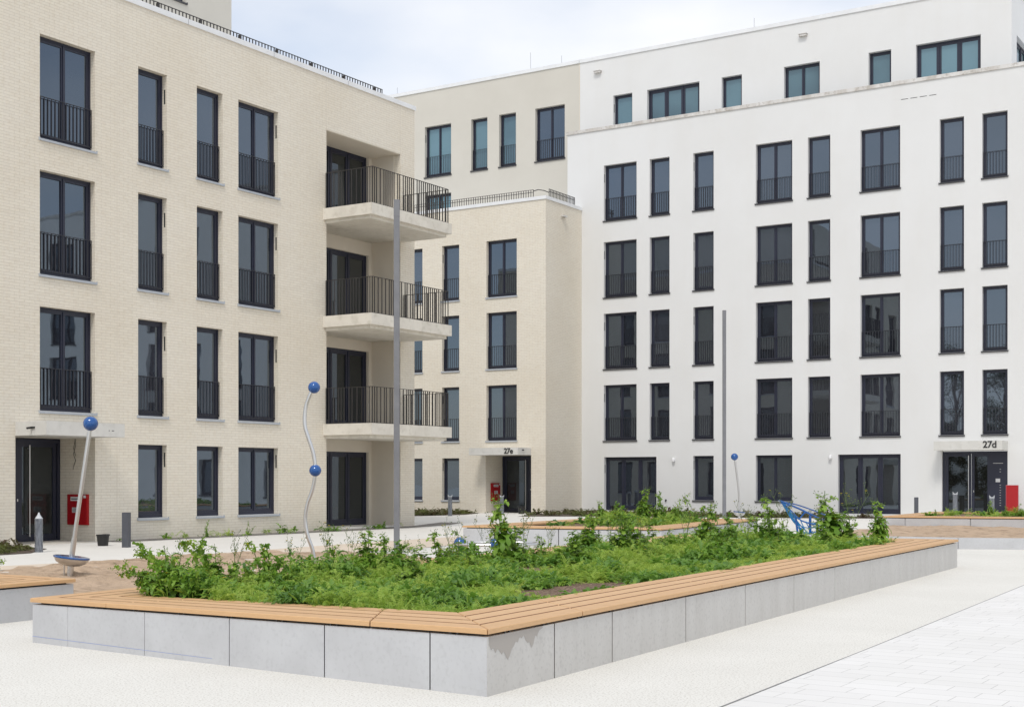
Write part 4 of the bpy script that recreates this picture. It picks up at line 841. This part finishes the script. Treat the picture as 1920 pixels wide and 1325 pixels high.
WISP = ['near the left tip, leaning over the sand', 'in front of the leafy weed with lobed top leaves', 'just left of the wavy pole foot', 'just right of the wavy pole foot', 'between the wavy pole and the near lamp column', 'right beside the near lamp column', 'left of the blue ball of the tube frame', 'over the steel loop of the tube frame', 'right of the tallest slender weed', 'before the left concrete face of the middle planter', 'before the bent corner of the middle planter', 'between the two upright weeds by the middle planter', 'left of the far lamp column', 'right of the far lamp column', 'left of the blue net', 'right of the blue net']
for (x, y, h), lb in zip([(-10.95, 9.8, 0.5), (-10.7, 11.2, 0.55), (-10.75, 12.2, 0.52), (-10.6, 12.7, 0.6), (-10.6, 13.1, 0.55), (-10.45, 14.1, 0.42), (-10.5, 15.1, 0.6), (-10.3, 15.7, 0.62), (-10.1, 16.3, 0.66), (-10.1, 17.0, 0.5), (-9.7, 18.1, 0.62), (-9.6, 18.9, 0.6), (-9.5, 20.3, 0.72), (-9.1, 21.9, 0.7), (-8.8, 22.9, 0.85), (-8.0, 24.0, 0.95)], WISP): weed(x, y, 0.38, h * 1.1, 6 + (len(lb) % 2), 'thin airy seed stalk ' + lb, 'airy seed stalks in the large planter', 1.0)
for x, y, h, vi, wd, lb in WL: weed(x, y, 0.38, h * 1.06, vi, lb, G1, wd * random.uniform(1.15, 1.5))
G2 = 'tall weeds in the middle planter'
for x, y, h, vi, wd, lb in [(-18.2, 33.4, 0.62, 0, 1.2, 'leafy weed at the left of the middle planter near the brick corner'), (-17.6, 33.2, 0.55, 2, 1.3, 'low bushy weed in the middle planter below the bucket'),
 (-16.77, 33.19, 1.0, 0, 1.2, 'tall weed in the middle planter before the dark terrace door'), (-16.43, 33.4, 0.8, 2, 1.1, 'broad weed right of the tall one in the middle planter'),
 (-16.2, 34.0, 0.7, 1, 1.2, 'budding weed in the middle planter before the white wall'), (-15.9, 34.2, 0.85, 3, 1.2, 'spindly weed with seed heads at the right of the middle planter')]:
    weed(x, y, 0.38, h, vi, lb, G2, wd)
G3 = 'weeds in the planter before the door numbered 27d'
for x, y, h, vi, wd, lb in [(-10.11, 43.46, 0.55, 0, 1.0, 'upright weed in front of the door numbered 27d'), (-9.72, 43.7, 0.35, 4, 1.2, 'short weed right of the upright one before the entrance'), (-9.38, 43.92, 0.45, 1, 1.2, 'weed in front of the red cabinet'), (-11.9, 43.9, 0.2, 2, 1.3, 'small weed near the left tip of the right planter')]:
    weed(x, y, 0.40, h, vi, lb, G3, wd)
weed(-13.45, 10.0, 0.36, 0.5, 4, 'leafy weed at the left edge of the picture', None, 1.1)
weed(-26.75, 28.6, 0.0, 0.42, 3, 'tiny palm shaped weed against the brick wall under the double window', None, 0.7)
weed(-26.8, 27.0, 0.0, 0.5, 3, 'thin seed stalk against the brick wall', None, 0.7)

# trees standing behind the viewer, seen mirrored in the glass
def tree(x, y, h, seed, label, low=0.32):
    rr = random.Random(seed); root = empty('tree', (x, y, 0)); tag(root, label, 'tree', 'trees mirrored in the windows')
    tk = MB(); tk.tube([(0, 0, 0), (0.1, 0, h * 0.3), (0.0, 0.15, h * 0.6), (0.1, 0.1, h * 0.9)], [0.22, 0.17, 0.11, 0.03], 9)
    fo = Foliage(); cl = []
    for i in range(34):
        a = rr.uniform(0, 6.28); zz = h * rr.uniform(low, 0.97); r_ = h * 0.30 * math.sin(math.pi * min(0.97, max(0.1, (zz / h - low + 0.12) / (1.05 - low)))) * rr.uniform(0.4, 1.1)
        p = Vector((math.cos(a) * r_, math.sin(a) * r_, zz)); cl.append(p); tk.tube([(0.05, 0.05, zz * 0.75), p * 0.6 + Vector((0, 0, zz * 0.33)), p], [0.05, 0.03, 0.012], 5)
    for p in cl:
        k = 170; d = rng.normal(0, 1, (k, 3)); d /= np.linalg.norm(d, axis=1)[:, None]; rad = rr.uniform(0.5, 1.0) * h * 0.12
        pp = np.array(p)[None] + d * rad * U(0.3, 1, k)[:, None]
        fo.add(1, pp, U(0.16, 0.34, k), U(0, 6.28, k), U(-0.6, 0.9, k), U(0, 1, k), 0.5 + U(-.4, .4, k))
    tk.build('trunk', M['bark'], root, True); link('crown', fo.mesh('crown', M['treeleaf']), root)
tree(-27.5, -9, 12.0, 1, 'leafy green tree mirrored in the window above the entrance numbered 27d', 0.2)
tree(-33, -12, 13.0, 2, 'tallest leafy tree mirrored in the right hand windows', 0.2)
tree(-23, -14, 11.0, 3, 'smaller leafy tree mirrored in the right hand windows', 0.25)
tree(-31.8, -6, 6.5, 4, 'low dense tree mirrored in the left leaf of the door numbered 27d', 0.03)
tree(-28.8, -6.5, 6.0, 5, 'low dense tree mirrored in the middle of the door numbered 27d', 0.03)
tree(-26.0, -5.5, 6.2, 6, 'low dense tree mirrored in the right leaf of the door numbered 27d', 0.03)

# ================================================================== street furniture and play equipment
def lamp(x, y, label):
    r = empty('lamp_column', (x, y, 0)); tag(r, label, 'lamp post', 'tall square lamp columns'); r.rotation_euler = (0, 0, R(32))
    mb = MB(); mb.box(-0.058, 0.058, -0.058, 0.058, 0, 7.1); mb.build('shaft', M['grey_paint'], r)
    mb = MB(); mb.box(-0.06, 0.06, -0.06, 0.06, 7.104, 7.46); mb.build('lamp_head', M['grey_paint'], r)
    mb = MB(); mb.box(-0.09, 0.09, -0.09, 0.09, 0, 0.012); mb.build('foot_plate', M['grey_paint'], r)
lamp(-17.55, 23.23, 'tall slim grey lamp column standing in front of the stacked balconies')
lamp(-19.42, 44.65, 'tall slim grey lamp column standing before the white facade')
def bollard(x, y, h, wrapped, label, tip=0.13):
    r = empty('bollard', (x, y, 0)); tag(r, label, 'bollard', 'wrapped light bollards' if wrapped else 'bare light bollards')
    mb = MB()
    if wrapped:
        hb = h - tip; rad = 0.085
        mb.lathe([(0.0875, 0.0), (rad + 0.008, 0.04)] + [(rad + 0.003 * math.sin(i * 2.1), 0.04 + (hb - 0.06) * i / 8) for i in range(9)] + [(rad, hb)], seg=16)
        mb.build('post', M['wrap'], r, True)
        mb = MB(); mb.lathe([(rad + 0.002, hb - 0.01), (rad * 0.9, hb + 0.01), (rad * 0.35, hb + tip * 0.6), (0.012, hb + tip)], seg=9); mb.build('plastic_tip', M['wrap_tip'], r)
    else:
        mb.box(-0.075, 0.075, -0.075, 0.075, 0, h); o = mb.build('post', M['post'], r)
        mb = MB(); mb.box(-0.07, 0.07, -0.07, 0.07, h, h + 0.008); mb.build('cap', M['rail'], r); r.rotation_euler = (0, 0, R(20))
def bollard_v(x, y, h, label):
    r = empty('bollard', (x, y, 0)); tag(r, label, 'bollard', 'wrapped light bollards')
    mb = MB(); mb.lathe([(0.095, 0), (0.088, 0.05), (0.092, h * 0.4), (0.087, h * 0.85), (0.09, h)], seg=14); mb.build('post', M['wrap'], r, True)
    mb = MB(); k = 14; ring = []
    for q, (rad, dz) in enumerate(((0.091, -0.01), (0.098, 0.06))):
        for i in range(k):
            a = 2 * math.pi * i / k + R(32); mb.v.append((rad * math.cos(a), rad * math.sin(a), h + dz * (0.25 + 1.5 * abs(math.cos(a - R(32))) ** 3 if q else 1)))
    for i in range(k): mb.f.append((i, (i + 1) % k, k + (i + 1) % k, k + i))
    mb.build('plastic_tip', M['wrap_tip'], r)
bollard(-24.45, 19.61, 0.86, True, 'plastic wrapped bollard with pointed top before the brick entrance on the left')
bollard(-24.43, 22.04, 0.80, False, 'bare dark grey bollard beside the black bucket at the brick wall')
bollard_v(-33.15, 47.59, 0.82, 'plastic wrapped bollard with notched top left of the door numbered 27e')
bollard_v(-32.21, 50.17, 0.80, 'plastic wrapped bollard with notched top in front of the door numbered 27e')
bollard(-14.99, 52.63, 0.86, False, 'bare dark bollard against the white wall left of the door numbered 27d')
bollard_v(-13.78, 53.6, 0.98, 'wrapped bollard in front of the glass door leaf numbered 27d')
bollard_v(-11.95, 51.59, 0.88, 'wrapped bollard beside the red cabinet on the right')
def bucket(x, y, r0, h, label):
    r = empty('bucket', (x, y, 0)); tag(r, label, 'bucket'); mb = MB()
    mb.lathe([(0.001, 0.0), (r0 * 0.78, 0.0), (r0 * 0.97, h - 0.03), (r0 * 1.06, h - 0.028), (r0 * 1.06, h), (r0 * 0.95, h), (r0 * 0.92, h - 0.03), (r0 * 0.74, 0.02), (0.001, 0.02)], seg=24); mb.build('tub', M['black'], r, True)
    mb = MB(); mb.tube([(r0 * 1.05 * math.cos(a), r0 * 1.05 * math.sin(a) * 0.99, h - 0.012 + 0.02 * math.sin(a)) for a in np.linspace(-0.2, math.pi + 0.2, 12)], 0.004, 5); mb.build('handle', M['rail'], r)
bucket(-25.48, 22.27, 0.15, 0.27, 'black bucket by the brick wall near the bare bollard')
bucket(-28.9, 54.4, 0.19, 0.36, 'black tub in front of the white wall terrace door')
bucket(-32.42, 52.1, 0.16, 0.34, 'black tub standing in the porch numbered 27e')
def cabinet(x, y, z, wdt, h, dp, rz, label, side=False):
    r = empty('meter_cabinet', (x, y, z), rz); tag(r, label, 'cabinet'); mb = MB()
    mb.box(0, wdt, -dp, 0, 0, h); mb.build('housing', M['redside'] if side else M['red'], r)
    mb = MB(); mb.box(0.012, wdt - 0.012, -dp - 0.016, -dp - 0.001, 0.012, h - 0.012); mb.build('door', M['red'], r)
    if not side:
        mb = MB(); q = wdt / 0.74; mb.box(0.14 * q, 0.55 * q, -dp - 0.020, -dp - 0.017, h * 0.785, h * 0.92); mb.box(0.20 * q, 0.50 * q, -dp - 0.020, -dp - 0.017, h * 0.40, h * 0.57); mb.box(0.62 * q, 0.71 * q, -dp - 0.020, -dp - 0.017, h * 0.88, h * 0.97)
        lb = mb.build('notice', M['label'], r)
        mb = MB(); mb.box(0.17 * q, 0.52 * q, -dp - 0.0225, -dp - 0.0205, h * 0.835, h * 0.865)
        for i in range(4): mb.box(0.22 * q, (0.48 - 0.05 * (i % 2)) * q, -dp - 0.0225, -dp - 0.0205, h * (0.425 + 0.035 * i), h * (0.437 + 0.035 * i))
        mb.build('printing', M['rail'], lb)
cabinet(-28.19, 23.548, 0.42, 0.74, 0.77, 0.06, 0, 'red wall cabinet with white notices in the left brick porch')
c3 = cabinet(-34.63, Y3 + 0.40, 0.55, 0.72, 0.82, 0.06, R(90), 'red wall cabinet with white notices in the porch numbered 27e')
cabinet(-12.28, 55.33, 0.0, 0.46, 1.33, 0.16, R(8), 'free standing red cabinet at the right end of the door numbered 27d', True)

# play posts
def smooth(pts, n=6):
    pts = [Vector(p) for p in pts]; o = []
    for i in range(len(pts) - 1):
        p0, p1, p2, p3 = pts[max(i - 1, 0)], pts[i], pts[i + 1], pts[min(i + 2, len(pts) - 1)]
        for k in range(n):
            t_ = k / n; o.append(0.5 * ((2 * p1) + (-p0 + p2) * t_ + (2 * p0 - 5 * p1 + 4 * p2 - p3) * t_ ** 2 + (-p0 + 3 * p1 - 3 * p2 + p3) * t_ ** 3))
    o.append(pts[-1]); return o
def spinner(base, dish, top, rd, rb, label, bend=None):
    b_ = Vector(base); r = empty('spinning_post', b_); tag(r, label, 'play equipment', 'steel play posts with blue balls')
    D = Vector(dish) - b_; T = Vector(top) - b_; ax = (T - D).normalized()
    pts = [(0, 0, -0.1), D] + ([Vector(bend) - b_] if bend else []) + [T]
    mb = MB(); mb.tube(smooth(pts, 6), 0.033, 12); mb.tube([D + ax * 0.0, D + ax * 0.32], 0.043, 12); mb.build('pole', M['steel'], r, True)
    mb = MB(); mb.tube([(0, 0, -0.1), D - ax * 0.02], 0.05, 12); mb.tube([(-0.09, -0.03, -0.05), (-0.085, -0.03, 0.22)], 0.012, 8); mb.build('foot', M['steel'], r, True)
    tl = Vector((0.09, 0.085, 1)).normalized()
    mb = MB(); mb.lathe([(0.05, -0.13), (rd * 0.5, -0.115), (rd * 0.82, -0.07), (rd * 0.95, -0.012), (rd * 0.95, 0.0)], D, 32, tl); mb.build('dish', M['steel'], r, True)
    mb = MB(); mb.lathe([(0.04, 0.02), (rd * 0.9, 0.03), (rd, 0.022), (rd * 1.01, 0.008), (rd * 0.98, -0.004), (rd * 0.9, -0.002)], D, 36, tl); mb.build('rim', M['blue'], r, True)
    mb = MB(); mb.ball(T, rb); mb.build('ball', M['blue'], r, True)
spinner((-17.74, 14.82, 0), (-17.71, 14.84, 0.32), (-17.45, 15.0, 2.47), 0.285, 0.118, 'leaning steel post with blue ball on top and round steel foot dish in the sand')
spinner((-18.93, 44.82, 0), (-18.93, 44.82, 0.40), (-19.07, 44.73, 2.34), 0.21, 0.125, 'distant curved steel post with blue ball before the white wall', (-18.95, 44.81, 1.2))
r = empty('wavy_pole', (-16.83, 19.77, 0)); tag(r, 'S curved steel pole carrying two blue balls in the sand', 'play equipment', 'steel play posts with blue balls')
o_ = Vector((-16.83, 19.77, 0))
wp = [(-16.83, 19.77, -0.1), (-16.88, 19.74, 0.26), (-16.95, 19.69, 0.51), (-16.995, 19.67, 0.81), (-16.96, 19.69, 1.11), (-16.87, 19.74, 1.41), (-16.83, 19.76, 1.74), (-16.86, 19.74, 2.06), (-16.94, 19.69, 2.36), (-17.0, 19.66, 2.6), (-16.99, 19.67, 2.9), (-16.91, 19.71, 3.16), (-16.85, 19.75, 3.29)]
mb = MB(); mb.tube(smooth([Vector(p) - o_ for p in wp], 5), 0.036, 12); mb.build('pole', M['steel'], r, True)
for p in ((-16.83, 19.76, 1.74), (-16.85, 19.75, 3.29)): mb = MB(); mb.ball(Vector(p) - o_, 0.113); mb.build('ball', M['blue'], r, True)
# lying tube frame with two balls
r = empty('tube_frame', (-14.4, 22.2, 0)); tag(r, 'low horizontal steel tube loop with two blue balls half hidden behind weeds', 'play equipment')
o_ = Vector((-14.4, 22.2, 0)); dirv = Vector((0.845, 0.534, 0)).normalized(); nv_ = Vector((-dirv.y, dirv.x, 0)); c0 = Vector((-14.38, 22.25, 0.335)) - o_
loop = []
for k in range(33):
    a = 2 * math.pi * k / 32; ex = (abs(math.cos(a)) ** 0.6) * math.copysign(1, math.cos(a)); ey = (abs(math.sin(a)) ** 0.9) * math.copysign(1, math.sin(a))
    loop.append(c0 + dirv * 0.78 * ex + nv_ * 0.34 * ey + Vector((0, 0, 0.01 * math.sin(a))))
mb = MB(); mb.tube(loop, 0.030, 10, False); mb.build('loop', M['steel'], r, True)
for s_ in (-0.76, 0.76): mb = MB(); mb.tube([c0 + dirv * s_, c0 + dirv * s_ * 1.06 + Vector((0, 0, -0.42))], 0.026, 10); mb.build('leg', M['steel'], r, True)
for s_, t_ in ((-0.73, 0.05), (-0.03, -0.30)): mb = MB(); mb.ball(c0 + dirv * s_ + nv_ * t_ + Vector((0, 0, 0.01)), 0.118); mb.build('ball', M['blue'], r, True)

# blue net frame
r = empty('net_climber', (-13.5, 36.4, 0)); tag(r, 'slanting blue tubular frame with a blue rope net behind the large planter', 'play equipment')
o_ = Vector((-13.5, 36.4, 0))
A_ = Vector((-14.03, 36.09, 0.97)) - o_; B_ = Vector((-13.10, 36.68, 0.47)) - o_; back = Vector((-0.45, 0.85, 0.0)); C_ = B_ + back * 1.3 + Vector((0, 0, -0.25)); D_ = A_ + back * 1.3
near = smooth([A_ , A_.lerp(B_, 0.5) + Vector((0, 0, 0.02)), B_], 5)
low = smooth([A_ + Vector((0, 0, -0.03)), Vector((-13.78, 36.2, 0.72)) - o_, Vector((-13.5, 36.35, 0.42)) - o_, Vector((-13.12, 36.6, 0.30)) - o_], 5)
mb = MB(); mb.tube(near, 0.027, 10); mb.tube(low, 0.018, 10)
mb.tube(smooth([A_, A_ + Vector((-0.1, 0.25, -0.02)), A_ + Vector((0.25, 0.9, -0.15)), B_ + Vector((0.15, 0.75, -0.02)), B_], 6), 0.018, 10)
mb.build('frame', M['blue'], r, True)
for u in (0.24, 0.62): 
    mb = MB(); p = A_.lerp(B_, u); mb.tube([p, low[min(len(low) - 1, int(u * 15))]], 0.022, 8); mb.ball(p, 0.045, 12, 8); mb.build('clamp', M['blue'], r, True)
p = Vector((-13.33, 36.53, 0.57)) - o_
mb = MB(); mb.tube([p, Vector((p.x, p.y, 0))], 0.038, 10); mb.build('leg', M['blue'], r, True)
mb = MB(); p = Vector((-13.62, 36.36, 0)) - o_; mb.tube([(p.x, p.y, 0), Vector((-13.66, 36.3, 0.5)) - o_], 0.03, 10); mb.build('leg', M['blue'], r, True)
net = MB(); K = 9; e1 = smooth([A_, Vector((-13.62, 36.36, 0.62)) - o_, B_ + Vector((0.0, 0, -0.12))], 5); e2 = smooth([A_ + Vector((0.0, 0.3, -0.05)), Vector((-13.35, 36.8, 0.12)) - o_, B_ + Vector((0.25, 0.7, -0.18))], 5)
def npt(u, v_):
    i = u * (len(e1) - 1); a = int(min(i, len(e1) - 2)); f_ = i - a; q1 = e1[a].lerp(e1[a + 1], f_); q2 = e2[a].lerp(e2[a + 1], f_)
    return q1.lerp(q2, v_) + Vector((0, 0, -0.32 * math.sin(math.pi * u) * (0.45 + 0.55 * math.sin(math.pi * v_))))
for k in range(K + 1):
    net.tube([npt(k / K, v_ / 8) for v_ in range(9)], 0.014, 5); 
for k in range(6): net.tube([npt(u / 14, k / 5) for u in range(15)], 0.014, 5)
net.build('net', M['cyan'], r, True)
